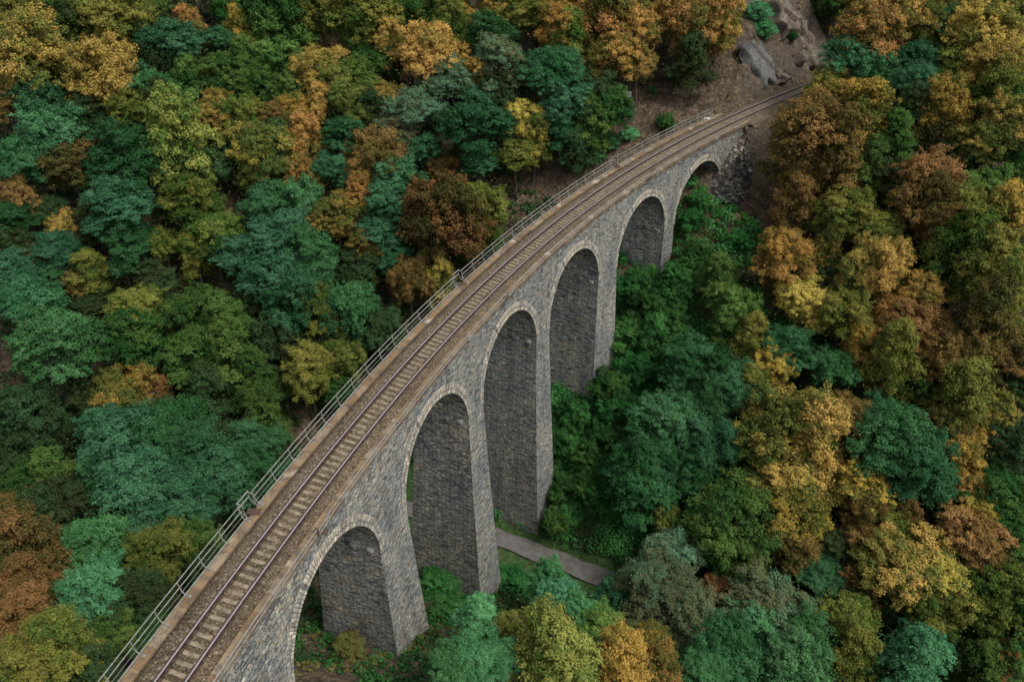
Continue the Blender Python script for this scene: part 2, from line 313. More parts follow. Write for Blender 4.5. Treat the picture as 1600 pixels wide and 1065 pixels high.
def uvmap(nt, su, sv, warp=0.0, wscale=2.0):
    tc = nt.nodes.new('ShaderNodeTexCoord')
    mp = N(nt, 'Mapping'); mp.inputs['Scale'].default_value = (su, sv, 1)
    src = tc.outputs['UV']
    if warp:
        no = N(nt, 'TexNoise', Scale=wscale, Detail=2.0)
        nt.links.new(src, no.inputs['Vector'])
        sub = nt.nodes.new('ShaderNodeVectorMath'); sub.operation = 'SUBTRACT'; sub.inputs[1].default_value = (.5, .5, .5)
        nt.links.new(no.outputs['Color'], sub.inputs[0])
        mul = nt.nodes.new('ShaderNodeVectorMath'); mul.operation = 'SCALE'; mul.inputs['Scale'].default_value = warp
        nt.links.new(sub.outputs[0], mul.inputs[0])
        ad = nt.nodes.new('ShaderNodeVectorMath'); ad.operation = 'ADD'
        nt.links.new(src, ad.inputs[0]); nt.links.new(mul.outputs[0], ad.inputs[1])
        src = ad.outputs[0]
    nt.links.new(src, mp.inputs['Vector'])
    return mp.outputs[0], tc

def masonry(name, su, sv, stops, mortar, warp=.25, rnd=.85, big=((.75, .78, .82), (1.15, 1.1, 1.0)), mw=.055, bst=.8):
    m, nt, b = newmat(name)
    vec, tc = uvmap(nt, su, sv, warp, 1.3)
    v1 = N(nt, 'TexVoronoi', voronoi_dimensions='2D', feature='F1', Scale=1.0, Randomness=rnd)
    v2 = N(nt, 'TexVoronoi', voronoi_dimensions='2D', feature='DISTANCE_TO_EDGE', Scale=1.0, Randomness=rnd)
    nt.links.new(vec, v1.inputs['Vector']); nt.links.new(vec, v2.inputs['Vector'])
    sp = nt.nodes.new('ShaderNodeSeparateColor'); nt.links.new(v1.outputs['Color'], sp.inputs[0])
    c = ramp(nt, sp.outputs[0], stops)
    n2 = N(nt, 'TexNoise', Scale=9.0, Detail=4.0, Roughness=.7); nt.links.new(tc.outputs['UV'], n2.inputs['Vector'])
    c = mixc(nt, c, ramp(nt, n2.outputs['Fac'], [(.3, (.55, .55, .55)), (.7, (1.35, 1.35, 1.35))]), .65, 'MULTIPLY')
    n3 = N(nt, 'TexNoise', Scale=.16, Detail=5.0, Roughness=.62); nt.links.new(tc.outputs['UV'], n3.inputs['Vector'])
    c = mixc(nt, c, ramp(nt, n3.outputs['Fac'], [(.35, big[0]), (.65, big[1])]), 1.0, 'MULTIPLY')
    n4 = N(nt, 'TexNoise', Scale=.75, Detail=3.0); nt.links.new(vec, n4.inputs['Vector'])
    c = mixc(nt, c, ramp(nt, n4.outputs['Fac'], [(.35, (.72, .74, .76)), (.65, (1.25, 1.24, 1.2))]), 1.0, 'MULTIPLY')
    mps = N(nt, 'Mapping'); mps.inputs['Scale'].default_value = (.9, .09, 1); nt.links.new(tc.outputs['UV'], mps.inputs['Vector'])
    n5 = N(nt, 'TexNoise', Scale=1.0, Detail=5.0, Roughness=.6); nt.links.new(mps.outputs[0], n5.inputs['Vector'])
    c = mixc(nt, c, ramp(nt, n5.outputs['Fac'], [(.34, (.62, .62, .63)), (.5, (1, 1, 1)), (.7, (1.16, 1.15, 1.12))]), .75, 'MULTIPLY')
    edge = ramp(nt, v2.outputs['Distance'], [(mw * .3, (0, 0, 0)), (mw * 1.6, (1, 1, 1))])
    c = mixc(nt, mortar, c, edge)
    nt.links.new(c, b.inputs['Base Color'])
    hh = mth(nt, 'MULTIPLY_ADD', n2.outputs['Fac'], .35, mth(nt, 'MULTIPLY_ADD', sp.outputs[1], .45, edge))
    bump(nt, hh, b, bst, .07)
    return m

STONE = [(0, (.08, .085, .086)), (.2, (.16, .172, .174)), (.45, (.235, .25, .25)), (.65, (.285, .295, .287)), (.8, (.33, .325, .295)), (.91, (.37, .325, .25)), (.95, (.26, .2, .15)), (1, (.54, .54, .5))]
M_stone = masonry('rubble_stone', 1 / .40, 1 / .15, STONE, (.045, .045, .043), warp=.14, rnd=.92, mw=.06)
STONE_P = [(p, (c[0] * 1.14, c[1] * 1.12, c[2] * 1.06)) for p, c in STONE]  # jamb copy of the stone colours, retoned for the shading under the arches
STONE = [(p, (min(1, c[0] * 1.12), min(1, c[1] * 1.17), min(1, c[2] * 1.15))) for p, c in STONE]
M_jamb = masonry('jamb_stone_shade_tone', 1 / .48, 1 / .16, STONE_P, (.026, .025, .024), warp=.16, rnd=.95, mw=.075)
M_ring = masonry('voussoir_stone', 1 / .27, 1 / .6, [(0, (.2, .195, .18)), (.3, (.32, .31, .28)), (.6, (.42, .375, .3)), (.8, (.46, .43, .36)), (1, (.58, .52, .44))], (.075, .07, .06), warp=.06, rnd=.4, mw=.07)
M_apron = masonry('apron_stone', 1 / .42, 1 / .28, [(0, (.025, .022, .02)), (.4, (.075, .065, .055)), (.7, (.15, .135, .12)), (1, (.30, .28, .25))], (.015, .013, .012), warp=.3, bst=1.0)

def coping_mat():
    m, nt, b = newmat('sandstone_coping')
    vec, tc = uvmap(nt, 1 / 1.35, 1.0)
    sx = nt.nodes.new('ShaderNodeSeparateXYZ'); nt.links.new(vec, sx.inputs[0])
    wn = N(nt, 'TexWhiteNoise', noise_dimensions='1D'); nt.links.new(mth(nt, 'FLOOR', sx.outputs[0]), wn.inputs['W'])
    c = ramp(nt, wn.outputs['Value'], [(0, (.16, .104, .055)), (.4, (.19, .128, .068)), (.8, (.215, .155, .09)), (1, (.25, .205, .145))])
    n1 = N(nt, 'TexNoise', Scale=1.1, Detail=6.0, Roughness=.7); nt.links.new(tc.outputs['UV'], n1.inputs['Vector'])
    c = mixc(nt, c, (.065, .055, .048), ramp(nt, n1.outputs['Fac'], [(.46, (0, 0, 0)), (.62, (.8, .8, .8))]))
    n2 = N(nt, 'TexNoise', Scale=.5, Detail=4.0); n2.inputs['Vector'].default_value = (0, 0, 0); nt.links.new(tc.outputs['UV'], n2.inputs['Vector'])
    c = mixc(nt, c, (.45, .42, .33), ramp(nt, n2.outputs['Fac'], [(.6, (0, 0, 0)), (.7, (.6, .6, .6))]))
    fr = mth(nt, 'FRACT', sx.outputs[0])
    j = mth(nt, 'MINIMUM', fr, mth(nt, 'SUBTRACT', 1.0, fr))
    jj = ramp(nt, j, [(.004, (.35, .35, .35)), (.016, (1, 1, 1))])
    c = mixc(nt, (.06, .045, .035), c, jj)
    n3 = N(nt, 'TexNoise', Scale=14.0, Detail=3.0); nt.links.new(tc.outputs['UV'], n3.inputs['Vector'])
    c = mixc(nt, c, ramp(nt, n3.outputs['Fac'], [(.3, (.7, .7, .7)), (.7, (1.2, 1.2, 1.2))]), .8, 'MULTIPLY')
    nt.links.new(c, b.inputs['Base Color'])
    bump(nt, mth(nt, 'ADD', jj, n3.outputs['Fac']), b, .5, .03)
    return m
M_cop = coping_mat()

def ballast_mat():
    m, nt, b = newmat('ballast_stones')
    tc = nt.nodes.new('ShaderNodeTexCoord')
    v = N(nt, 'TexVoronoi', feature='F1', Scale=15.0, Randomness=1.0); nt.links.new(tc.outputs['Object'], v.inputs['Vector'])
    sp = nt.nodes.new('ShaderNodeSeparateColor'); nt.links.new(v.outputs['Color'], sp.inputs[0])
    c = ramp(nt, sp.outputs[0], [(0, (.035, .027, .018)), (.45, (.115, .09, .06)), (.8, (.18, .142, .098)), (.95, (.25, .21, .155)), (1, (.4, .38, .32))])
    n = N(nt, 'TexNoise', Scale=.7, Detail=5.0); nt.links.new(tc.outputs['Object'], n.inputs['Vector'])
    c = mixc(nt, c, ramp(nt, n.outputs['Fac'], [(.3, (.56, .51, .44)), (.7, (.98, .93, .86))]), 1.0, 'MULTIPLY')
    at = N(nt, 'Attribute', attribute_name='tone')
    c = mixc(nt, c, mixc(nt, c, (.42, .3, .24), 1.0, 'MULTIPLY'), at.outputs['Fac'])
    nt.links.new(c, b.inputs['Base Color'])
    bump(nt, mth(nt, 'SUBTRACT', 1.0, v.outputs['Distance']), b, 1.0, .05)
    return m
M_bal = ballast_mat()

def plain(name, col, rough=.7, metal=0.0, noise=.5, scale=6.0, col2=None):
    m, nt, b = newmat(name)
    b.inputs['Roughness'].default_value = rough; b.inputs['Metallic'].default_value = metal
    tc = nt.nodes.new('ShaderNodeTexCoord')
    n = N(nt, 'TexNoise', Scale=scale, Detail=5.0, Roughness=.65); nt.links.new(tc.outputs['Object'], n.inputs['Vector'])
    c2 = col2 or tuple(x * (1 - noise) for x in col)
    nt.links.new(mixc(nt, c2, col, ramp(nt, n.outputs['Fac'], [(.35, (0, 0, 0)), (.62, (1, 1, 1))])), b.inputs['Base Color'])
    bump(nt, n.outputs['Fac'], b, .25, .02)
    return m
M_conc = plain('sleeper_concrete', (.225, .188, .13), .9, 0, .4, 2.5, (.10, .078, .052))
M_end = plain('dirty_sleeper_end', (.19, .155, .115), .9, 0, .5, 5.0, (.1, .08, .06))
M_rust = plain('rusty_fastening', (.085, .05, .035), .85, 0, .5, 12.0)
M_railtop = plain('worn_rail_head', (.37, .345, .35), .45, .5, .15, 3.0)
M_railside = plain('rusty_rail_web', (.035, .02, .018), .8, 0.1, .4, 8.0)
M_steel = plain('weathered_galvanised_steel', (.26, .27, .255), .6, .3, .3, 4.0, (.17, .16, .13))
M_white = plain('white_painted_metal', (.72, .74, .74), .6, 0, .1, 4.0)
M_asph = plain('worn_asphalt', (.12, .115, .108), .95, 0, .4, 1.2, (.075, .068, .058))
M_bark = plain('bark', (.12, .095, .07), .95, 0, .5, 5.0)
M_corb = plain('corbel_stone', (.2, .195, .18), .9, 0, .35, 3.0)

def ground_mat():
    m, nt, b = newmat('forest_floor')
    geo_ = nt.nodes.new('ShaderNodeNewGeometry')
    P = geo_.outputs['Position']
    n1 = N(nt, 'TexNoise', Scale=.9, Detail=8.0, Roughness=.75); nt.links.new(P, n1.inputs['Vector'])
    n2 = N(nt, 'TexNoise', Scale=.11, Detail=4.0, Roughness=.6); nt.links.new(P, n2.inputs['Vector'])
    v = N(nt, 'TexVoronoi', feature='F1', Scale=3.2); nt.links.new(P, v.inputs['Vector'])
    c = ramp(nt, n1.outputs['Fac'], [(.25, (.024, .017, .010)), (.45, (.06, .044, .028)), (.6, (.105, .082, .053)), (.8, (.18, .148, .102))])
    sp = nt.nodes.new('ShaderNodeSeparateColor'); nt.links.new(v.outputs['Color'], sp.inputs[0])
    c = mixc(nt, c, ramp(nt, sp.outputs[0], [(0, (.5, .45, .42)), (.6, (1, 1, 1)), (1, (1.9, 1.7, 1.45))]), .8, 'MULTIPLY')
    at = N(nt, 'Attribute', attribute_name='tone')
    gcol = ramp(nt, n1.outputs['Fac'], [(.3, (.012, .035, .01)), (.6, (.045, .10, .025)), (.8, (.11, .15, .045))])
    c = mixc(nt, c, gcol, ramp(nt, mth(nt, 'MULTIPLY_ADD', n2.outputs['Fac'], 1.0, mth(nt, 'SUBTRACT', at.outputs['Fac'], .55)), [(.42, (0, 0, 0)), (.6, (.9, .9, .9))]))
    # steep cut ground is bare rock
    sx = nt.nodes.new('ShaderNodeSeparateXYZ'); nt.links.new(geo_.outputs['Normal'], sx.inputs[0])
    w = N(nt, 'TexNoise', Scale=1.6, Detail=6.0, Roughness=.8); nt.links.new(P, w.inputs['Vector'])
    rk = ramp(nt, w.outputs['Fac'], [(.3, (.03, .024, .018)), (.5, (.085, .067, .05)), (.7, (.155, .13, .10))])
    mpc = N(nt, 'Mapping'); mpc.inputs['Rotation'].default_value = (.4, .9, .6); mpc.inputs['Scale'].default_value = (.35, .9, 1.1); nt.links.new(P, mpc.inputs['Vector'])
    vc = N(nt, 'TexVoronoi', feature='DISTANCE_TO_EDGE', Scale=.9)
    wv = nt.nodes.new('ShaderNodeVectorMath'); wv.operation = 'MULTIPLY_ADD'; wv.inputs[1].default_value = (1.6, 1.6, 1.6)
    nt.links.new(w.outputs['Color'], wv.inputs[0]); nt.links.new(mpc.outputs[0], wv.inputs[2]); nt.links.new(wv.outputs[0], vc.inputs['Vector'])
    rk = mixc(nt, (.02, .016, .012), rk, ramp(nt, vc.outputs['Distance'], [(.0, (.45, .45, .45)), (.06, (1, 1, 1))]))
    c = mixc(nt, rk, c, ramp(nt, sx.outputs[2], [(.66, (0, 0, 0)), (.76, (1, 1, 1))]))
    nt.links.new(c, b.inputs['Base Color'])
    h = mth(nt, 'ADD', mth(nt, 'MULTIPLY', n1.outputs['Fac'], 1.0), mth(nt, 'MULTIPLY', v.outputs['Distance'], .4))
    bump(nt, h, b, 1.0, .35)
    return m
M_ground = ground_mat()

def rock_mat(name, a, bb, c3):
    m, nt, b = newmat(name)
    geo_ = nt.nodes.new('ShaderNodeNewGeometry'); P = geo_.outputs['Position']
    n1 = N(nt, 'TexNoise', Scale=.6, Detail=9.0, Roughness=.75, Distortion=1.2); nt.links.new(P, n1.inputs['Vector'])
    n2 = N(nt, 'TexNoise', Scale=4.0, Detail=6.0, Roughness=.8); nt.links.new(P, n2.inputs['Vector'])
    c = ramp(nt, n1.outputs['Fac'], [(.32, a), (.5, bb), (.68, c3)])
    c = mixc(nt, c, ramp(nt, n2.outputs['Fac'], [(.3, (.5, .5, .5)), (.7, (1.4, 1.4, 1.4))]), .8, 'MULTIPLY')
    nt.links.new(c, b.inputs['Base Color'])
    bump(nt, mth(nt, 'ADD', n1.outputs['Fac'], mth(nt, 'MULTIPLY', n2.outputs['Fac'], .5)), b, 1.0, .25)
    return m
M_rockgrey = rock_mat('grey_rock', (.05, .044, .038), (.115, .115, .11), (.175, .168, .152))
M_rockbrown = rock_mat('brown_rock', (.04, .032, .024), (.13, .108, .08), (.23, .2, .155))

def leafmat(name, a, bcol, tr=.25):
    m = bpy.data.materials.new(name); m.use_nodes = True
    nt = m.node_tree; nt.nodes.clear()
    out = nt.nodes.new('ShaderNodeOutputMaterial')
    at = N(nt, 'Attribute', attribute_name='tone')
    oi = nt.nodes.new('ShaderNodeObjectInfo')
    r1 = mth(nt, 'FRACT', mth(nt, 'MULTIPLY', oi.outputs['Random'], 7.31))
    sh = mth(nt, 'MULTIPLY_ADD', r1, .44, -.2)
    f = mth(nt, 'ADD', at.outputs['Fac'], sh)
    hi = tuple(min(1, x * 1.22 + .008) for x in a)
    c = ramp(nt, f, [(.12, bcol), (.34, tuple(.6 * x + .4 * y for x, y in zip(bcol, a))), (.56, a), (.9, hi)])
    hs = N(nt, 'HueSaturation'); nt.links.new(c, hs.inputs['Color']); hs.inputs['Saturation'].default_value = .93
    nt.links.new(mth(nt, 'MULTIPLY_ADD', oi.outputs['Random'], .04, .482), hs.inputs['Hue'])
    nt.links.new(mth(nt, 'MULTIPLY_ADD', mth(nt, 'FRACT', mth(nt, 'MULTIPLY', oi.outputs['Random'], 17.3)), .5, .78), hs.inputs['Value'])
    d = N(nt, 'BsdfDiffuse'); t = N(nt, 'BsdfTranslucent'); mx = N(nt, 'MixShader', Fac=tr)
    nt.links.new(hs.outputs[0], d.inputs[0]); nt.links.new(hs.outputs[0], t.inputs[0])
    nt.links.new(d.outputs[0], mx.inputs[1]); nt.links.new(t.outputs[0], mx.inputs[2]); nt.links.new(mx.outputs[0], out.inputs[0])
    return m
LEAF = {
 'T': leafmat('teal_leaves', (.048, .148, .056), (.02, .082, .025)),
 'U': leafmat('pale_teal_leaves', (.07, .205, .068), (.034, .12, .032)),
 'G': leafmat('green_leaves', (.085, .15, .026), (.026, .082, .018)),
 'D': leafmat('dark_green_leaves', (.035, .075, .024), (.04, .052, .016)),
 'B': leafmat('bright_green_leaves', (.085, .27, .10), (.045, .17, .055)),
 'Y': leafmat('golden_leaves', (.37, .26, .042), (.085, .125, .024)),
 'A': leafmat('amber_leaves', (.37, .22, .03), (.09, .115, .022)),
 'L': leafmat('olive_leaves', (.175, .175, .027), (.048, .10, .016)),
 'P': leafmat('yellow_green_leaves', (.215, .225, .04), (.075, .14, .024)),
 'O': leafmat('orange_leaves', (.35, .19, .036), (.09, .11, .022)),
 'R': leafmat('rust_leaves', (.21, .118, .03), (.065, .07, .018)),
 'M': leafmat('grey_green_leaves', (.08, .18, .085), (.11, .115, .05)),
 'V': leafmat('vivid_green_leaves', (.045, .155, .03), (.017, .062, .014)),
 'W': leafmat('yellowing_weed_leaves', (.12, .125, .03), (.10, .06, .022)),
}

# ---------------------------------------------------------------- ground
def make_ground():
    xs = np.concatenate([np.arange(-300, -110, 6.0), np.arange(-110, 125, .9), np.arange(125, 330, 6.0)])
    ys = np.concatenate([np.arange(-160, -20, 6.0), np.arange(-20, 175, .9), np.arange(175, 460, 6.0)])
    X, Y = np.meshgrid(xs, ys)
    Z = ground(X, Y)
    small = 0.12 * np.sin(X * 2.3 + np.sin(Y * 1.7) * 1.4) * np.sin(Y * 2.1 + X * .6)
    s, o = so(X, Y); s = s.reshape(X.shape); o = o.reshape(X.shape)
    ondeck = (np.abs(o) < 3.4)
    Z = Z + small * (~ondeck)
    # rocky roughness on the cut beside the line
    cut = (s > 103) & (s < 175) & (o > 4.0) & (o < 22)
    fac = np.floor(s * .42 + o * .2) * 1.7 + np.floor(o * .55 - s * .13)
    jag = np.modf(np.sin(fac * 12.9898) * 43758.5453)[0]
    Z = Z + cut * jag * .9
    bare = (s > 84) & (s < 175) & (o > 3.8) & (o < 32)
    Z = Z + bare * (RNG.normal(0, .13, X.shape) + .35 * np.abs(np.sin(X * 1.1 + Y * .5 + np.sin(Y))) * np.abs(np.sin(Y * .9 - X * .7)))
    v = axis_v(X, Y).reshape(X.shape)
    tone = np.full(X.shape, .42)
    tone += .16 * ((o < -2.5) & (s > 28) & (s < 92)) * np.clip((-o) / 6, 0, 1)
    tone += .3 * (np.abs(v) < 7)
    tone -= .4 * ((s > 86) & (o < 35) & (o > -16))
    tone -= .3 * ((s < 22) & (s > 12) & (np.abs(o) < 4))
    nx, ny = len(xs), len(ys)
    I = np.arange(nx * ny).reshape(ny, nx)
    F = np.stack([I[:-1, :-1], I[:-1, 1:], I[1:, 1:], I[1:, :-1]], -1).reshape(-1, 4)
    me = mesh_np('ground', np.stack([X, Y, Z], -1).reshape(-1, 3), F, M_ground, tone=tone.ravel(), smooth=True)
    obj('ground', me, kind='structure')
make_ground()

def make_road():
    pts = AXIS[1:8]
    # resample
    P = []
    for a, b in zip(pts[:-1], pts[1:]):
        n = int(np.hypot(*(b - a)) / 1.0)
        P += [a + (b - a) * i / n for i in range(n)]
    P = np.array(P); k = np.ones(9) / 9
    P = np.stack([np.convolve(P[:, 0], k, 'valid'), np.convolve(P[:, 1], k, 'valid')], -1)
    T = np.gradient(P, axis=0); T /= np.linalg.norm(T, axis=1)[:, None]
    Nn = np.stack([-T[:, 1], T[:, 0]], -1)
    mb = MB(); mv = MB()
    off = -.9
    z = 1.8
    for i in range(len(P) - 1):
        q = []
        for j in (i, i + 1):
            for w in (-1.3 - .12 * math.sin(j * 1.3) , 1.3 + .12 * math.sin(j * .9 + 1)):
                e = P[j] + Nn[j] * (off + w)
                q.append((e[0], e[1], max(2.0, float(ground(e[0], e[1])) + .16)))
        zz = min(a[2] for a in q)
        q = [(a[0], a[1], 2.06) for a in q]
        mb.quad(q[0], q[1], q[3], q[2])
    mb.build('valley_road', M_asph, kind='structure')
make_road()

# ---------------------------------------------------------------- viaduct
ZTOP = -.42
def flare(z):          # outward batter of both faces, z below rail (negative)
    d = -z
    return FB * d + FBQ * (d / 30) ** 2
def face_o(z, side):   # side -1: near (right) face, +1: far (left) face
    return -(FACE + flare(z)) if side < 0 else (2.35 + flare(z) + .05 * np.minimum(10, -np.asarray(z)))
def edge(i, z, sg):
    """chainage of the opening's edge of arch i at height z; sg +1 its far side, -1 its near side"""
    sc, r = ARCHES[i]; rise = r * RISEF; zs = -CROWN - rise
    z = np.asarray(z, float)
    t = np.clip((z - zs) / rise, 0, 1)
    e = r * np.sqrt(np.clip(1 - t * t, 0, 1))
    d = np.clip(zs - z, 0, None)
    e = np.where(z < zs, r - BAT * d - BATQ * (d / 30) ** 2, e)
    return sc + sg * e

via = empty('stone_viaduct', pt(45, 0, -30), label='tall curved grey stone railway viaduct with round arches crossing the wooded valley', category='viaduct')
via_inv = Matrix.Translation(-via.location)
def vb(mb, name, mats, parent=via, loc=None, **kw):
    """build with vertices relative to the parent chain (all unrotated)"""
    base = np.array(via.location)
    me = mesh_np(name, np.array(mb.v) - base, mb.f, mats, uv=mb.uv, midx=mb.mi)
    return obj(name, me, parent, **kw)

ring_n = 22
def block(i, j):
    """masonry between the centre line of arch i and of arch j (or an abutment when None)"""
    wall = MB(); pier = MB()
    a = [t for t in np.linspace(0, PI / 2, ring_n)]
    rise = max(ARCHES[k][1] for k in (i, j) if k is not None) * RISEF
    zs = -CROWN - rise
    zr = [ZTOP, -1.4, -2.2] + [zs + rise * math.cos(t) for t in a]
    sm = ARCHES[i][0] + 8 if i is not None else ARCHES[j][0] - 8
    if i is not None and j is not None: sm = .5 * (ARCHES[i][0] + ARCHES[j][0])
    gz = min(float(ground(*pt(sm, o, 0)[:2])) - float(railz(sm)) for o in (-4.5, -2, 0, 2, 4.5))
    zb = min(gz - 1.6, zs - 1)
    if i is None or j is None: zb = min(zb, zs - 2.5)
    n = max(2, int((zs - zb) / 1.6))
    zl = [zs + (zb - zs) * k / n for k in range(1, n + 1)]
    rows = zr + zl
    def L(z): return float(edge(i, z, 1)) if i is not None else LEFT
    def R(z): return float(edge(j, z, -1)) if j is not None else RIGHT
    K = 6
    for q in range(len(rows) - 1):
        z0, z1 = rows[q], rows[q + 1]
        tgt = wall if z1 >= zs - 1e-6 else pier
        l0, r0, l1, r1 = L(z0), R(z0), L(z1), R(z1)
        for side in (-1, 1):
            for k in range(K):
                f0, f1 = k / K, (k + 1) / K
                A = (l0 + (r0 - l0) * f0, z0); B = (l0 + (r0 - l0) * f1, z0); C = (l1 + (r1 - l1) * f1, z1); D = (l1 + (r1 - l1) * f0, z1)
                P = [pt(s, face_o(z, side), z) for s, z in (D, C, B, A)]
                uv = [(s, z + 60 * (side > 0)) for s, z in (D, C, B, A)]
                if side > 0: P = P[::-1]; uv = uv[::-1]
                tgt.quad(*P, uv=uv)
        # jambs / intrados
        for idx, E0, E1, sg in ((i, l0, l1, 1), (j, r0, r1, -1)):
            if idx is None and not ((i is None and sg == 1) or (j is None and sg == -1)): continue
            M = 4
            for k in range(M):
                g0, g1 = k / M, (k + 1) / M
                def W(E, z, g):
                    on, of = float(face_o(z, -1)), float(face_o(z, 1))
                    return pt(E, on + (of - on) * g, z), on + (of - on) * g
                p0, u0 = W(E0, z0, g0); p1, u1 = W(E0, z0, g1); p2, u2 = W(E1, z1, g1); p3, u3 = W(E1, z1, g0)
                arc0 = z0 * 1.0; arc1 = z1 * 1.0
                if z0 > zs: # follow the curve so that stones keep their size
                    arc0 = z0 + sg * 0; 
                uo = 200 + (idx or 0) * 37 + (20 if sg < 0 else 0)
                f = [p0, p1, p2, p3]; uv = [(u0 + uo, arc0), (u1 + uo, arc0), (u2 + uo, arc1), (u3 + uo, arc1)]
                if sg < 0: f = f[::-1]; uv = uv[::-1]
                tgt.quad(*f, uv=uv, mi=1 if tgt is wall else 0)
    vb(wall, 'spandrel_wall', [M_stone, M_jamb])
    if i is None or j is None:
        vb(pier, 'abutment', [M_stone]); return
    # pier faces: stone on the two outer faces, in the jambs its copy retoned for their shading
    pm = [0] * len(pier.f)
    for qi, uvs in enumerate([pier.uv[4 * t] for t in range(len(pier.f))]):
        if uvs[0] > 150: pm[qi] = 1
    pier.mi = pm
    po = vb(pier, 'pier', [M_stone, M_jamb])
    # corbels that carried the centring
    zc = zs - .35
    for sg, idx in ((1, i), (-1, j)):
        for o in (-1.55, -.1, 1.35):
            E = float(edge(idx, zc, sg))
            w = .31 + .05 * random.random(); V = []; na_, nb_ = 12, 8
            for q in range(nb_ + 1):
                for p_ in range(na_):
                    th = PI * q / nb_ - PI / 2; ph = 2 * PI * p_ / na_
                    cx, cy, cz_ = math.cos(th) * math.cos(ph), math.cos(th) * math.sin(ph), math.sin(th)
                    f = lambda t: math.copysign(abs(t) ** .55, t)
                    V.append(pt(E + .30 * f(cx), o + w * f(cy) + random.uniform(-.02, .02), zc + .30 * f(cz_) - (.05 * f(cx) * sg)))
            F = [(q * na_ + p_, q * na_ + (p_ + 1) % na_, (q + 1) * na_ + (p_ + 1) % na_, (q + 1) * na_ + p_) for q in range(nb_) for p_ in range(na_)]
            obj('corbel', mesh_np('corbel', np.array(V) - np.array(via.location), F, M_corb), po)
LEFT, RIGHT = -12.5, 104.0
block(None, 0)
for k in range(6): block(k, k + 1)
block(6, None)

# arch rings: a proud band of long stones round every opening, both faces
for i, (sc, r) in enumerate(ARCHES):
    rise = r * RISEF; zs = -CROWN - rise; T_ = .95
    for side in (-1, 1):
        mb = MB(); nn = 36
        arc = 0; prev = None
        for k in range(nn + 1):
            t = -PI / 2 * 1.0 + PI * k / nn
            zi = zs + rise * math.cos(t); si = sc + r * math.sin(t)
            zo = zs + (rise + T_) * math.cos(t); so_ = sc + (r + T_ * (.62 + .38 * abs(math.cos(t)))) * math.sin(t)
            if prev:
                si0, zi0, so0, zo0, arc0 = prev
                arc = arc0 + math.hypot(si - si0, zi - zi0)
                def W(s, z, d): return pt(s, float(face_o(z, side)) + side * d, z)
                pr = .06
                A, B, C, D = W(si0, zi0, pr), W(si, zi, pr), W(so_, zo, pr), W(so0, zo0, pr)
                uv = [(arc0, 0), (arc, 0), (arc, T_), (arc0, T_)]
                f = [A, B, C, D]
                if side > 0: f = f[::-1]; uv = uv[::-1]
                mb.quad(*f, uv=uv)
                a2, b2, c2, d2 = W(si0, zi0, -.3), W(si, zi, -.3), W(so_, zo, -.02), W(so0, zo0, -.02)
                mb.quad(D, C, c2, d2, uv=[(arc0, 0), (arc, 0), (arc, .1), (arc0, .1)])
                # the lip inside the opening, 4 mm proud of the vault
                mb.quad(B, A, W(si0, zi0 - .0, -.03), W(si, zi - .0, -.03), uv=[(arc, 0), (arc0, 0), (arc0, .1), (arc, .1)])
            prev = (si, zi, so_, zo, arc)
        vb(mb, 'arch_ring', [M_ring])

# coping courses
def strip(mb, s0, s1, ds, prof, closed=False, mi=0, uoff=0):
    ss = np.arange(s0, s1 + 1e-6, ds)
    L = [0]
    for a, b in zip(prof[:-1], prof[1:]): L.append(L[-1] + math.hypot(b[0] - a[0], b[1] - a[1]))
    rows = [[pt(s, o, z) for o, z in prof] for s in ss]
    for i in range(len(ss) - 1):
        for k in range(len(prof) - 1):
            mb.quad(rows[i][k], rows[i + 1][k], rows[i + 1][k + 1], rows[i][k + 1],
                    uv=[(ss[i] + uoff, L[k]), (ss[i + 1] + uoff, L[k]), (ss[i + 1] + uoff, L[k + 1]), (ss[i] + uoff, L[k + 1])], mi=mi)
    for row in (rows[0], rows[-1]):
        if len(row) >= 4: mb.quad(row[0], row[1], row[2], row[3])
mb = MB(); strip(mb, -12.5, 103.5, 1.0, [(1.98, -.6), (1.98, -.10), (2.56, -.10), (2.56, -.44), (2.44, -.5)]); vb(mb, 'coping', [M_cop])
mb = MB(); strip(mb, -12.5, 103.5, 1.0, [(-2.02, -.62), (-2.26, -.56), (-2.26, -.10), (-1.70, -.10), (-1.70, -.6)], uoff=.37); vb(mb, 'coping', [M_cop])

# ballast on the deck and beyond it (structure)
def make_ballast():
    oo = np.array([-2.9, -2.3, -1.69, -1.45, -1.1, -.98, -.86, -.62, -.5, 0, .5, .62, .86, .98, 1.1, 1.5, 1.97, 2.5, 3.1])
    ss = np.arange(-40, 200, .35)
    V = np.zeros((len(ss), len(oo), 3))
    for k, o in enumerate(oo):
        base = -.175
        if abs(o) > 1.2: base = -.20
        deck = (ss > -12.6) & (ss < 103.6)
        z = np.full(len(ss), base) + RNG.normal(0, .008, len(ss))
        if o in (-1.69, 1.97): z = np.where(deck, -.26, -.3)
        if o < -1.69 or o > 1.97: z = np.where(deck, -.5, -.3 - .35 * (abs(o) - 1.7))
        V[:, k] = pt(ss, np.where(deck & (o < -1.69), -1.69 + (o + 1.69) * .05, np.where(deck & (o > 1.97), 1.97 + (o - 1.97) * .05, o)), z)
    I = np.arange(len(ss) * len(oo)).reshape(len(ss), len(oo))
    F = np.stack([I[:-1, 1:], I[:-1, :-1], I[1:, :-1], I[1:, 1:]], -1).reshape(-1, 4)
    tn = np.where((np.abs(oo) > .55) & (np.abs(oo) < .92), .85, np.where(np.abs(oo) < 1.0, .12, 0.))  # ballast darker along both rails, their shadow put into its colour
    obj('ballast', mesh_np('ballast', V.reshape(-1, 3), F, M_bal, smooth=True, tone=np.tile(tn, len(ss))), kind='structure')
make_ballast()

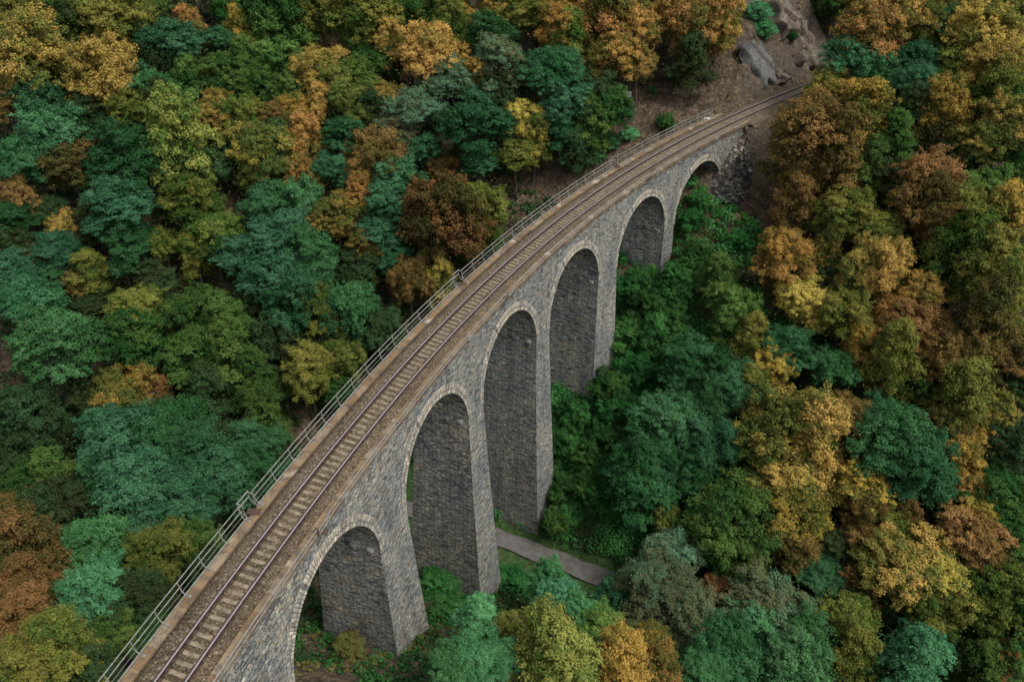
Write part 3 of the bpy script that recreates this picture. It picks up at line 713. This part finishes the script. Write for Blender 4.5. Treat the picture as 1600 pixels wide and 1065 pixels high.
# ---------------------------------------------------------------- track
tloc = pt(40, 0, 0)
track = empty('railway_track', tloc, label='single curved railway track of rusty rails on pale concrete sleepers over the viaduct', category='railway track')
def rel(mb, base, name, mats, parent, **kw):
    me = mesh_np(name, np.array(mb.v) - np.array(base), mb.f, mats, uv=mb.uv, midx=mb.mi)
    return obj(name, me, parent, **kw)
def cz(o): return CANT / 1.5 * o
for o in (.752, -.752):
    mb = MB(); ss = np.arange(-38, 196, 1.0)
    prof = [(-.075, -.15), (-.075, -.135), (-.012, -.12), (-.012, -.035), (-.042, -.028), (-.042, -.004), (-.034, 0), (.034, 0), (.042, -.004), (.042, -.028), (.012, -.035), (.012, -.12), (.075, -.135), (.075, -.15)]
    for a, b in zip(ss[:-1], ss[1:]):
        for (o0, z0), (o1, z1) in zip(prof[:-1], prof[1:]):
            c = cz(o)
            top = z0 > -.03 and z1 > -.03
            mb.quad(pt(a, o + o0, z0 + c), pt(a, o + o1, z1 + c), pt(b, o + o1, z1 + c), pt(b, o + o0, z0 + c), mi=0 if top else 1)
    rel(mb, tloc, 'rail', [M_railtop, M_railside], track)
sleep0 = MB()
def sleeper(mb, s, jit=0.0, T_=None):
    h = float(np.interp(s, _S, _h)); u = Vector((-math.sin(h), math.cos(h), 0)); t = Vector((math.cos(h), math.sin(h), 0)); w = Vector((0, 0, 1))
    u = (u + w * (CANT / 1.5)).normalized()
    c = Vector(pt(s, 0, -.15 - .02 + jit))
    def B(o, zt, lo, wd, ht, mi): mb.box(c + u * o + w * (zt - ht / 2), lo, wd, ht, (u, t, (u.cross(t)).normalized()), mi)
    B(0, .012, .98, .25, .12, 0)
    for sgn in (-1, 1):
        B(sgn * .752, .018, .5, .27, .12, 1)
        B(sgn * (1.11 if sgn < 0 else 1.1), .012 if sgn < 0 else -.004, .2 if sgn < 0 else .17, .22, .12, 2)
        B(sgn * .66, .045, .08, .12, .05, 1); B(sgn * .845, .045, .08, .12, .05, 1)
sl = np.arange(-6, 132, .6006)
order = [s for s in sl]
first = [s for s in order if s > -.9][:100]
rest = [s for s in order if s not in first]
for s in first:
    mb = MB(); sleeper(mb, s, random.uniform(-.006, .006)); rel(mb, tloc, 'sleeper', [M_conc, M_rust, M_end], track)
mb = MB()
for s in rest: sleeper(mb, s)
rel(mb, tloc, 'sleepers', [M_conc, M_rust, M_end], track, kind='stuff')

# ---------------------------------------------------------------- railings
def sdiv(a, b, n):
    return [a + (b - a) * i / n for i in range(n + 1)]
def railing(s0, s1, side, label, lastx=0):
    base = pt(.5 * (s0 + s1), 2.3 if side > 0 else -2.2, 0)
    t = empty('metal_railing', base, label=label, category='railing', group='railings along the viaduct edges')
    n = max(1, round((s1 - s0) / 2.05))
    ss = np.arange(s0, s1, 1.0).tolist() + [s1]
    def run(o, z, r, nm):
        m = MB(); m.tube([pt(s, o, z) for s in ss], r); rel(m, base, nm, M_steel, t)
    if side > 0:
        run(2.92, .92, .034, 'top_rail'); run(2.86, .48, .034, 'middle_rail'); run(2.74, .18, .013, 'cable'); run(2.56, .0, .045, 'lower_pipe')
        for s in sdiv(s0 + .15, s1 - .15, n):
            m = MB(); m.tube([pt(s, o, z) for o, z in ((2.30, -.07), (2.52, -.065), (2.68, .03), (2.80, .22), (2.85, .48), (2.92, .92))], .034)
            m.box(pt(s, 2.3, -.085), .16, .16, .02)
            rel(m, base, 'post', M_steel, t)
    else:
        run(-2.60, .80, .04, 'top_rail'); run(-2.58, .36, .036, 'middle_rail')
        for s in sdiv(s0 + .15, s1 - .15, n):
            m = MB(); m.tube([pt(s, o, z) for o, z in ((-2.2, -.36), (-2.42, -.36), (-2.53, -.2), (-2.58, .36), (-2.60, .80))], .03)
            m.box(pt(s, -2.28, -.36), .05, .05, .2)
            rel(m, base, 'post', M_steel, t)
def cage(s, side, label):
    base = pt(s, 2.5 if side > 0 else -2.3, 0)
    t = empty('railing_link', base, label=label, category='railing', group='short offset railing links over the joints')
    k = 1 if side > 0 else -1
    hs = .55; a = (3.12, 1.02) if side > 0 else (2.78, .9)
    for ds in (-hs, hs):
        fr = MB()
        fr.tube([pt(s + ds, k * o, z) for o, z in ((2.2, -.06), (2.6, -.05), (2.9, .12), (a[0], .5), (a[0], a[1]))], .036)
        fr.tube([pt(s + ds, k * o, z) for o, z in ((2.75, .9), (a[0], a[1]))], .03)
        fr.tube([pt(s + ds, k * o, z) for o, z in ((2.62, -.03), (2.78, .45), (2.75, .92))], .03)
        rel(fr, base, 'post', M_steel, t)
    for z in (a[1], .55):
        m = MB(); m.tube([pt(s - hs - .08, k * a[0], z), pt(s + hs + .08, k * a[0], z)], .042); rel(m, base, 'top_rail' if z > .8 else 'middle_rail', M_steel, t)
    m = MB(); m.box(pt(s, k * 2.45, -.03), .9, .5, .03); rel(m, base, 'joint_plate', M_rust, t)
J = [12.9, 43.7, 76.9]
nm = ['nearest the camera, beside the large teal tree', 'second from the near end', 'third from the near end', 'at the far end beside the bare slope']
ed = [-12.0] + J + [101.8]
for k in range(4):
    railing(ed[k] + (.62 if k else 0), ed[k + 1] - (.62 if k < 3 else 0), 1, 'grey metal railing section on the left edge, ' + nm[k])
nm = ['nearest the camera above the first arch', 'second from the near end', 'third from the near end', 'farthest, ending at the stone apron']
ed = [-12.0] + J + [100.5]
for k in range(4):
    railing(ed[k] + (.62 if k else 0), ed[k + 1] - (.62 if k < 3 else 0), -1, 'thin grey metal railing on the right edge, ' + nm[k])
for k, s in enumerate(J):
    cage(s, 1, 'offset steel railing link on the left edge, ' + ['nearest of three, by the large teal tree', 'middle of three, by the small yellow tree', 'farthest of three, beside the teal shrubs'][k])
    cage(s, -1, 'offset steel railing link on the right edge, ' + ['nearest of three, above the nearest arch', 'middle of three, over the third visible pier', 'farthest of three, above the fifth visible arch'][k])

# ---------------------------------------------------------------- far end: stone apron, marker post, sign, slab
def apron():
    rng = random.Random(4)
    mb = MB(); nr, na = 26, 44
    P = []
    for i in range(nr + 1):
        row = []; t = i / nr
        for j in range(na + 1):
            a = PI * j / na; ds = -math.cos(a); do = -math.sin(a)
            rs = 9.0 if ds < 0 else 4.0
            drop = 7.6 * ds * ds + 10.5 * do * do
            n_ = .22 * math.sin(j * 1.9 + i * .8) + .15 * math.sin(i * 2.3 + j * .5) + rng.uniform(-.12, .12)
            s_ = 102.6 + ds * rs * t + n_ * .4; o_ = -1.75 + do * (.35 + 4.9 * t) + n_ * .5 * (do < -.05)
            row.append(pt(s_, o_, -.75 - drop * t + n_ * .3 * (t > .05)))
        P.append(row)
    for i in range(nr):
        for j in range(na):
            u0, u1 = j / na * 14, (j + 1) / na * 14
            f0, f1 = (.3 + .7 * i / nr), (.3 + .7 * (i + 1) / nr)
            mb.quad(P[i][j], P[i + 1][j], P[i + 1][j + 1], P[i][j + 1], uv=[(u0 * f0, -i * .4), (u0 * f1, -i * .4 - .4), (u1 * f1, -i * .4 - .4), (u1 * f0, -i * .4)])
    base = np.array(pt(101.5, -4, -9))
    rel(mb, base, 'stone_apron', [M_apron], None, label='steep dark rubble stone cone against the far end of the viaduct', category='stone apron').location = base
apron()

def post_sign():
    b = pt(101.5, 3.6, 0); gz = float(ground(b[0], b[1])); base = (b[0], b[1], gz)
    t = empty('marker_post', base, label='thin grey pole standing at the far end of the left railing', category='post')
    m = MB(); m.tube([(b[0], b[1], gz - .2), (b[0], b[1], gz + 2.9)], .05); rel(m, base, 'pole', M_steel, t)
    m = MB(); m.box((b[0], b[1] - .07, gz + 2.7), .35, .05, .45); rel(m, base, 'plate', M_rust, t)
    b = pt(99.9, 2.6, -.05)
    m = MB(); m.box(b, .8, .35, .1)
    o = rel(m, b, 'stone_slab', [M_white], None, label='small white slab lying beside the far end of the left railing', category='slab'); o.location = b
    d = pixray(981, 150); 
    for q in np.arange(90, 200, .5):
        P = np.array([0, 0, CZ]) + d * q
        if P[2] < ground(P[0], P[1]) + 1.0: break
    gz = float(ground(P[0], P[1])); base = (P[0], P[1], gz)
    t = empty('information_sign', base, label='small white and blue sign beneath the orange trees beside the hillside path', category='sign')
    m = MB(); m.box((P[0], P[1], gz + .6), .08, .08, 1.3); rel(m, base, 'post', M_steel, t)
    m = MB(); m.box((P[0], P[1] - .07, gz + 1.15), 1.0, .05, .8); rel(m, base, 'panel', M_white, t)
post_sign()

# rock outcrops on the cut beside the line
def rock(px, py, w, hgt, seed, mat, label, lean=.3, name='rock_outcrop', out=.5, k_=14, amp=1.0):
    r_ = np.random.default_rng(seed)
    d = pixray(px, py)
    for q in np.arange(60, 300, .3):
        P = np.array([0, 0, CZ]) + d * q
        if P[2] < ground(P[0], P[1]) + .1: break
    s_, o_ = so([P[0]], [P[1]]); h = float(np.interp(s_[0], _S, _h))
    t = np.array([math.cos(h), math.sin(h), 0]); nrm = np.array([math.sin(h), -math.cos(h), .8]); nrm /= np.linalg.norm(nrm); upv = np.cross(t, -nrm)
    if upv[2] < 0: upv = -upv
    nu, nv = 46, 46
    # blocky facets: every cell of a jittered grid is a tilted plane
    C = r_.uniform(-1.1, 1.1, (k_, 2)); H = r_.uniform(-.35, .55, k_); G = r_.normal(0, .35, (k_, 2))
    V = []
    for j in range(nv + 1):
        for i in range(nu + 1):
            a = (i / nu - .5) * 2; b = (j / nv - .5) * 2
            a2 = a + .05 * math.sin(b * 9 + seed); b2 = b + .06 * math.sin(a * 8)
            dd = (C[:, 0] - a2) ** 2 * 1.6 + (C[:, 1] - b2 * .7 - a2 * .2) ** 2; m = int(dd.argmin())
            rim = max(abs(a) + .12 * math.sin(b * 7 + seed), abs(b) + .12 * math.sin(a * 6 + seed * 2))
            k = 1 if rim < .8 else max(-.6, 1 - (rim - .8) * 8)
            hv = (H[m] + G[m] @ (np.array([a2, b2]) - C[m])) * .9 * amp + r_.uniform(-.04, .04)
            V.append(P + t * (a * w + b * lean * hgt) + upv * b * hgt + nrm * (hv * k + out * k - (1 - k) * .6))
    V = np.array(V); I = np.arange((nu + 1) * (nv + 1)).reshape(nv + 1, nu + 1)
    F = np.stack([I[:-1, :-1], I[:-1, 1:], I[1:, 1:], I[1:, :-1]], -1).reshape(-1, 4)
    o = obj(name, mesh_np(name, V - P, F, mat), None, label=label, category='rock'); o.location = P
rock(1190, 98, 2.7, 3.9, 5, M_rockgrey, 'smooth grey rock slab above the far end of the track', -.2, k_=5, out=.35, amp=.45)
rock(1252, 78, 4.6, 4.4, 8, M_rockbrown, 'large brown broken rock face right of the grey slab above the track', -.3, k_=34, out=1.1, amp=1.9)
rock(1222, 30, 3.0, 3.4, 12, M_rockbrown, 'brown rock ledge above the grey slab, below the top edge', -.3, k_=24, out=1.0, amp=1.7)
rock(1215, 122, 1.8, 1.3, 15, M_rockbrown, 'small tan boulder between the grey slab and the track', 0, k_=8, out=.8)

# ---------------------------------------------------------------- foliage
def leaf_quads(C, Nn, size, rng, asp=1.5):
    n = len(C)
    Nn = Nn / np.linalg.norm(Nn, axis=1)[:, None]
    a = rng.normal(size=(n, 3)); u = np.cross(Nn, a); u /= np.linalg.norm(u, axis=1)[:, None]; v = np.cross(Nn, u)
    s = (size * rng.uniform(.65, 1.3, n))[:, None]
    u = u * s * asp * .5; v = v * s * .5
    bend = Nn * s * .18
    V = np.stack([C - u - bend, C + v * .9, C + u - bend, C - v * .9], 1).reshape(-1, 3)
    F = np.arange(n * 4).reshape(n, 4)
    return V, F

def crown(name, form, seed, n, ls):
    """lobes -> twigs -> leaves; unit radius, centred"""
    rng = np.random.default_rng(seed)
    lobes = []
    if form == 'c':
        m = 19
        for k in range(m):
            a = k * 2.39996 + rng.uniform(-.7, .7); q = min(1, math.sqrt((k + .4) / m) * rng.uniform(.7, 1.2))
            lobes.append((q * .78 * math.cos(a), q * .78 * math.sin(a), .55 - .95 * q ** 2 + rng.uniform(-.3, .3), rng.uniform(.2, .42), .8))
    elif form == 'r':
        m = 20
        for k in range(m):
            z = 1 - 1.75 * (k + .5) / m; a = k * 2.39996 + rng.uniform(-.5, .5); q = math.sqrt(max(0, 1 - z * z)); d = rng.uniform(.48, .82)
            lobes.append((q * d * math.cos(a), q * d * math.sin(a), z * d, rng.uniform(.22, .4), .9))
    else:
        m = 20
        for k in range(m):
            t = (k + .5) / m; z = 1.15 - 2.0 * t; q = (.1 + .62 * t ** .7) * rng.uniform(.7, 1.15); a = k * 2.39996 + rng.uniform(-.5, .5)
            lobes.append((q * math.cos(a), q * math.sin(a), z, rng.uniform(.17, .32), .95))
    tw = []
    for L in lobes:
        k = int(14 + 55 * L[3] ** 1.0)
        D = rng.normal(size=(k, 3)); D /= np.linalg.norm(D, axis=1)[:, None]
        D[:, 2] = np.where((D[:, 2] < -.1) & (rng.random(k) < .7), -D[:, 2], D[:, 2])
        rr = L[3] * rng.uniform(.55, 1.12, k) * (1 + (rng.random(k) < .12) * .3)
        tl = rng.random()
        for d, r_ in zip(D, rr):
            tw.append((L[0] + d[0] * r_, L[1] + d[1] * r_, L[2] + d[2] * r_ * L[4], d[0], d[1], d[2], rng.uniform(.05, .115), tl * .5 + rng.random() * .3))
    tw = np.array(tw)
    w_ = tw[:, 6] ** 2; w_ /= w_.sum(); nb = int(n * .93)
    ci = rng.choice(len(tw), nb, p=w_); T_ = tw[ci]
    D = rng.normal(size=(nb, 3)); D /= np.linalg.norm(D, axis=1)[:, None]
    fl = .6 if form == 'c' else .8
    # twigs reach outwards, so the clusters are stretched along their own direction
    P = T_[:, :3] + D * (T_[:, 6] * rng.uniform(.35, 1.3, nb))[:, None] * np.array([1, 1, fl]) + T_[:, 3:6] * (rng.uniform(-.8, 1.1, nb) * T_[:, 6])[:, None] * .8
    Nn = D * .8 + T_[:, 3:6] * .5 + np.array([0, 0, .6]) + rng.normal(size=(nb, 3)) * .4
    tone = T_[:, 7] + rng.normal(size=nb) * .13
    ni = n - nb
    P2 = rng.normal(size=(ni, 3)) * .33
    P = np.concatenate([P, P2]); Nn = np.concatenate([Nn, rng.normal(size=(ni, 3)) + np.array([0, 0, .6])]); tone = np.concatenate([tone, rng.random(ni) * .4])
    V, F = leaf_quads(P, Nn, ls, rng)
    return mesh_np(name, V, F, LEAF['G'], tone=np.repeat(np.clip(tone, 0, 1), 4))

CROWNS = {'c': [crown('feathery_crown', 'c', 20 + k, 38000, .033) for k in range(6)],
          'r': [crown('round_crown', 'r', 40 + k, 36000, .036) for k in range(8)],
          'n': [crown('narrow_crown', 'n', 60 + k, 28000, .036) for k in range(4)]}

def trunk_mesh(seed):
    rng = random.Random(seed); mb = MB()
    # unit: height 1 at the crown centre, crown radius ~ .45
    mb.tube([(0, 0, -.12), (.01, .0, .25), (rng.uniform(-.03, .03), .02, .6), (rng.uniform(-.05, .05), 0, 1.0), (0, .02, 1.25)], .034, 7, r2=.012)
    for k in range(7):
        a = k * 2.4 + rng.uniform(-.4, .4); z = rng.uniform(.5, 1.0); L = rng.uniform(.25, .42)
        mb.tube([(0, 0, z), (L * .45 * math.cos(a), L * .45 * math.sin(a), z + .12), (L * math.cos(a), L * math.sin(a), z + .22)], .016, 5, r2=.005)
    return mesh_np('trunk', mb.v, mb.f, M_bark)
TRUNKS = [trunk_mesh(k) for k in range(4)]

CN = {'V': 'vivid-green shrubby', 'T': 'teal-green', 'U': 'pale teal', 'G': 'mid-green', 'D': 'dark green', 'B': 'bright green', 'Y': 'golden yellow', 'A': 'amber', 'L': 'olive', 'P': 'yellow-green', 'O': 'orange', 'R': 'rust-brown', 'M': 'reddish grey-green'}  # V entries stand for tall shrubs on the slope, listed among the trees
TREES = [tuple(([t.split(',')[0]] + [float(q) for q in t.split(',')[1:]])) for t in TREEDATA.split()]
rows_ = [(150, 'top'), (330, 'upper'), (560, 'middle'), (800, 'lower'), (2000, 'bottom')]
cols_ = [(160, 'far left'), (330, 'left'), (500, 'left of centre'), (800, 'centre'), (1150, 'right of centre'), (1320, 'right'), (1460, 'further right'), (3000, 'far right')]
def region(px, py):
    return next(n for v, n in rows_ if py < v) + ' ' + next(n for v, n in cols_ if px < v)
INF = []
for t in TREES:
    c, x, y, R, hc = t
    gz = float(ground(x, y)); px, py, w = project((x, y, gz + hc)); INF.append((c, x, y, R, hc, gz, px, py, R * FPX / w))
def neigh(i, dx, dy):
    c, x, y, R, hc, gz, px, py, rp = INF[i]; best = None
    for j, q in enumerate(INF):
        if j == i: continue
        ex, ey = q[6] - px, q[7] - py
        al = ex * dx + ey * dy; ac = abs(ex * dy - ey * dx)
        if al > abs(ac) * .9 and al > 6:
            d = al + ac * 1.2
            if best is None or d < best[0]: best = (d, j)
    if best is None or best[0] > 170: return None
    return CN[INF[best[1]][0]]
def size(rp): return 'small' if rp < 32 else ('big' if rp > 58 else 'medium')
labs = []
for i, q in enumerate(INF):
    reg = region(q[6], q[7]); U_, L_, D_, R_ = neigh(i, 0, -1), neigh(i, -1, 0), neigh(i, 0, 1), neigh(i, 1, 0)
    base = '%s %s tree, %s' % (size(q[8]), CN[q[0]], reg)
    parts = [(w, n) for w, n in (('above', U_), ('left', L_), ('below', D_), ('right', R_)) if n]
    labs.append((base, parts))
def compose(i, k):
    b, p = labs[i]; p = p[:k]
    return b + (', ' + ', '.join('%s %s' % (n, w) for w, n in p) if p else '')
final = [compose(i, 2) for i in range(len(INF))]
for k in (3, 4):
    cnt = {}
    for f in final: cnt[f] = cnt.get(f, 0) + 1
    final = [f if cnt[f] == 1 else compose(i, k) for i, f in enumerate(final)]
final = [' '.join(f.split()[:16]).rstrip(',') for f in final]
cnt = {}
for i, f in enumerate(final): cnt.setdefault(f, []).append(i)
for f, ids in cnt.items():
    if len(ids) > 1:
        ids.sort(key=lambda i: INF[i][6])
        words = ['leftmost'] + ['second', 'third', 'fourth', 'fifth', 'sixth'][:len(ids) - 2] + ['rightmost']
        for n_, i in enumerate(ids):
            w = f.replace(' ', ' %s ' % words[n_], 1) if n_ < len(words) else f
            final[i] = ' '.join(w.split()[:16]).rstrip(',')

rt = random.Random(99)
kn = {'c': 'feathery_tree', 'r': 'broadleaf_tree', 'n': 'slender_tree'}
for i, (c, x, y, R, hc, gz, px, py, rp) in enumerate(INF):
    form = ('c' if rt.random() < .7 else 'r') if c in 'TUM' else ('n' if rt.random() < .32 else 'r')
    small_crown = rp < 36.5  # ordinary trees whose crowns look small in view, named apart from the rest
    grp = ('trees on the slope beyond the viaduct' if so([x], [y])[1][0] > 0 else 'trees on the near side of the viaduct')
    if small_crown: grp = 'small trees between the larger ones'
    lab = final[i] if not small_crown else final[i].replace(' tree', ' sapling', 1)
    e = empty('small_tree' if small_crown else kn[form], (x, y, gz), label=lab, category='small_tree' if small_crown else 'tree', group=grp)
    e.rotation_euler = (0, 0, rt.uniform(0, 2 * PI))
    o = bpy.data.objects.new('crown', rt.choice(CROWNS[form])); link(o, e)
    sz = {'c': .95, 'r': 1.0, 'n': 1.15}[form] * rt.uniform(.82, 1.22)
    sxy = 1.08 if form != 'n' else 1.15
    o.location = (0, 0, hc); o.scale = (R * sxy * rt.uniform(.92, 1.08), R * sxy * rt.uniform(.92, 1.08), R * sz)
    o.rotation_euler = (rt.uniform(-.12, .12), rt.uniform(-.12, .12), 0)
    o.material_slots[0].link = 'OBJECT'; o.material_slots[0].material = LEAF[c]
    tr = bpy.data.objects.new('trunk', rt.choice(TRUNKS)); link(tr, e)
    tr.rotation_euler = (rt.uniform(-.06, .06), rt.uniform(-.06, .06), 0)
    tr.scale = (hc * .8, hc * .8, hc)

# shrubs one can tell apart
SHR = [('U', 930, 240, 17, 'teal shrub behind the left railing beyond the far link'), ('U', 955, 222, 15, 'smaller teal shrub right of the teal shrub behind the left railing'), ('B', 982, 212, 13, 'pale green shrub at the upper end of the shrubs behind the railing'),
       ('V', 1040, 192, 15, 'round green shrub on the bare slope behind the left railing'), ('V', 1020, 143, 7, 'tiny green shrub on the bare slope below the orange trees'),
       ('V', 1156, 375, 20, 'bright green shrub alone below the dark stone apron'), ('V', 1092, 312, 17, 'green bush under the farthest arch beside the stone apron'), ('V', 1080, 345, 21, 'broad green bush beneath the farthest arch, lower than its neighbour'),
       ('B', 1182, 22, 20, 'light green shrub at the top of the grey rock slab'), ('B', 1192, 48, 18, 'light green shrub hanging over the grey rock slab'), ('V', 1235, 56, 11, 'dark green shrub in the crack between the rock faces'),
       ('B', 735, 402, 11, 'small bright shrub behind the left railing next to the yellow trees'), ('V', 690, 905, 30, 'bright green bush at the foot of the pier before the road'), ('V', 700, 955, 30, 'bright green bush below and left of the road'),
       ('V', 800, 905, 24, 'dark green bush right of the pier beside the road'), ('W', 545, 1010, 24, 'yellowing bush at the foot of the nearest visible pier')]
for c, px, py, rp, lab in SHR:
    d = pixray(px, py)
    for q in np.arange(45, 260, .3):
        P = np.array([0, 0, CZ]) + d * q; r = rp * q / FPX
        if P[2] < ground(P[0], P[1]) + r * .75: break
    gz = float(ground(P[0], P[1]))
    e = empty('shrub', (P[0], P[1], gz), label=lab, category='shrub', group='shrubs on the slopes by the viaduct')
    o = bpy.data.objects.new('foliage', rt.choice(CROWNS['r'])); link(o, e); o.location = (0, 0, r * .7); o.scale = (r * 1.15, r * 1.15, r * .9)
    o.material_slots[0].link = 'OBJECT'; o.material_slots[0].material = LEAF[c]
    m = MB()
    for k in range(5):
        a = k * 1.3; m.tube([(0, 0, -.2), (r * .25 * math.cos(a), r * .25 * math.sin(a), r * .4), (r * .5 * math.cos(a), r * .5 * math.sin(a), r * .8)], .04, 5, r2=.015)
    obj('stems', mesh_np('stems', m.v, m.f, M_bark), e)

# ground cover: masses nobody could count
def tufts(name, mat, pts_, rad, per, ls, label, seed, tall=.8, lo=.5, hi=1.4):
    rng = np.random.default_rng(seed)
    n = len(pts_); Z = ground(pts_[:, 0], pts_[:, 1])
    ci = np.repeat(np.arange(n), per)
    r = (rad * rng.uniform(lo, hi, n))[ci]
    D = rng.normal(size=(n * per, 3)); D[:, 2] = np.abs(D[:, 2]); D /= np.linalg.norm(D, axis=1)[:, None]
    P = np.stack([pts_[ci, 0], pts_[ci, 1], Z[ci]], 1) + D * (r * rng.uniform(.6, 1.05, n * per))[:, None] * np.array([1, 1, tall])
    P += rng.normal(size=P.shape) * np.array([.09, .09, .06]) * rad
    Nn = D + np.array([0, 0, .5]) + rng.normal(size=D.shape) * .5
    V, F = leaf_quads(P, Nn, ls, rng, 1.3)
    tone = rng.random(n)[ci] * .6 + rng.random(n * per) * .4
    obj(name, mesh_np(name, V, F, mat, tone=np.repeat(tone, 4)), None, kind='stuff', label=label, category='undergrowth')
def scatter(n, s0, s1, o0, o1, seed, dens=None):
    rng = np.random.default_rng(seed)
    s = rng.uniform(s0, s1, n); o = rng.uniform(o0, o1, n)
    P = pt(s, o, 0)[:, :2]
    if dens is not None:
        k = dens(P[:, 0], P[:, 1], s, o); P = P[rng.random(n) < k]
    return P
def patch(x, y, f=.16, ph=0.0):
    return .5 + .5 * np.sin(x * f * 2.1 + ph + 1.7 * np.sin(y * f * 1.3)) * np.sin(y * f * 2.4 + ph * 2 + 1.1 * np.sin(x * f))
def offroad(x, y): return (np.abs(axis_v(x, y) - .9) > 2.6) & (np.abs(axis_v(x, y)) > 2.8)
tufts('vivid_undergrowth', LEAF['V'], scatter(2300, 46, 94, -24, 5, 1, lambda x, y, s, o: offroad(x, y) * (patch(x, y) > np.where(s > 74, .35, .14)) * np.where(s > 80, .5, 1.)), 1.05, 105, .27, 'vivid green leafy undergrowth covering the slope below the far arches', 2, tall=1.15, lo=.35, hi=1.5)
tufts('creepers', LEAF['G'], scatter(1500, 46, 94, -24, 5, 31, lambda x, y, s, o: offroad(x, y) * (patch(x, y, .3, 1.) > .3)), .6, 50, .2, 'duller green creepers mixed into the undergrowth below the far arches', 32, tall=1.0)
tufts('weeds', LEAF['W'], scatter(2600, 5, 92, -14, 9, 3, lambda x, y, s, o: offroad(x, y) * (patch(x, y, .2, 2.) > .5)), .35, 22, .2, 'low yellowing weeds around the pier feet', 4)
tufts('green_weeds', LEAF['V'], scatter(2600, 14, 42, -16, 9, 5, lambda x, y, s, o: offroad(x, y) * (patch(x, y, .22, 1.) > .25) * np.where((s < 26), .35, 1.)), .6, 28, .22, 'green weeds on the near slope between the piers', 6)
rg = np.random.default_rng(8)
FX = rg.uniform(-105, 110, 26000); FY = rg.uniform(5, 165, 26000); fs, fo = so(FX, FY)
k = offroad(FX, FY) & ~((np.abs(fo) < 4.5) & (fs > -20)) & ~((fs > 84) & (fo > -12) & (fo < 30)) & (patch(FX, FY, .1) > .12)
tufts('forest_undergrowth', LEAF['D'], np.stack([FX[k], FY[k]], 1), .85, 20, .4, 'dark green undergrowth beneath the trees', 9)  # dark leaf colour also stands in for forest shade between the crowns
k2 = (np.abs(axis_v(FX, FY)) < 4.2) & (np.abs(axis_v(FX, FY) - .9) > 2.0)
rr = np.random.default_rng(12); GX = rr.uniform(-30, 45, 40000); GY = rr.uniform(38, 90, 40000); va = axis_v(GX, GY)
kk = (np.abs(va) < 4.6) & ((va < -.75 - 0.0) | (va > 2.55))
kk = (np.abs(va + .9) > 1.4) & (np.abs(va + .9) < 3.6)
tufts('verge_grass', LEAF['G'], np.stack([GX[kk], GY[kk]], 1), .2, 14, .13, 'short green grass on the road verges', 13)
# dry litter and weeds on the bare slope
k = (rg.random(26000) < .5) & (fs > 84) & (fo > -14) & (fo < 28) & (np.abs(fo) > 4.2)
tufts('dry_bracken', LEAF['R'], np.stack([FX[k], FY[k]], 1), .3, 24, .16, 'dry brown bracken on the bare slope behind the railing', 14)

# ---------------------------------------------------------------- camera, light, world
cam = bpy.data.cameras.new('camera'); cam.sensor_width = 36; cam.lens = 36 * FPX / 1600; cam.clip_end = 2000; cam.clip_start = .5
co = bpy.data.objects.new('camera', cam); link(co)
Mx = Matrix(((CR_[0], CU_[0], -_F[0], 0), (CR_[1], CU_[1], -_F[1], 0), (CR_[2], CU_[2], -_F[2], CZ), (0, 0, 0, 1)))
co.matrix_world = Mx
scene.camera = co

SUN_EL, SUN_AZ = math.radians(58), math.radians(120)     # azimuth clockwise from +Y
w = bpy.data.worlds.new('World'); scene.world = w; w.use_nodes = True
nt = w.node_tree; bg = nt.nodes['Background']
sky = nt.nodes.new('ShaderNodeTexSky'); sky.sky_type = 'NISHITA'; sky.sun_disc = False
sky.sun_elevation = SUN_EL; sky.sun_rotation = SUN_AZ; sky.air_density = 1.0; sky.dust_density = 3.0
hsv = nt.nodes.new('ShaderNodeHueSaturation'); hsv.inputs['Saturation'].default_value = .3      # cloud-covered sky
nt.links.new(sky.outputs[0], hsv.inputs['Color']); nt.links.new(hsv.outputs[0], bg.inputs[0]); bg.inputs[1].default_value = .12
sd = bpy.data.lights.new('sun', 'SUN'); sd.energy = 1.2; sd.angle = math.radians(16); sd.color = (1, .94, .86)
su = bpy.data.objects.new('sun', sd); link(su)
dirv = Vector((math.sin(SUN_AZ) * math.cos(SUN_EL), math.cos(SUN_AZ) * math.cos(SUN_EL), math.sin(SUN_EL)))
su.rotation_euler = dirv.to_track_quat('Z', 'Y').to_euler(); su.location = (40, -30, 160)
scene.view_settings.view_transform = 'Standard'; scene.view_settings.look = 'None'; scene.view_settings.exposure = EXPOSURE; scene.view_settings.gamma = 1
scene.cycles.max_bounces = 6; scene.cycles.diffuse_bounces = 3; scene.cycles.transmission_bounces = 3
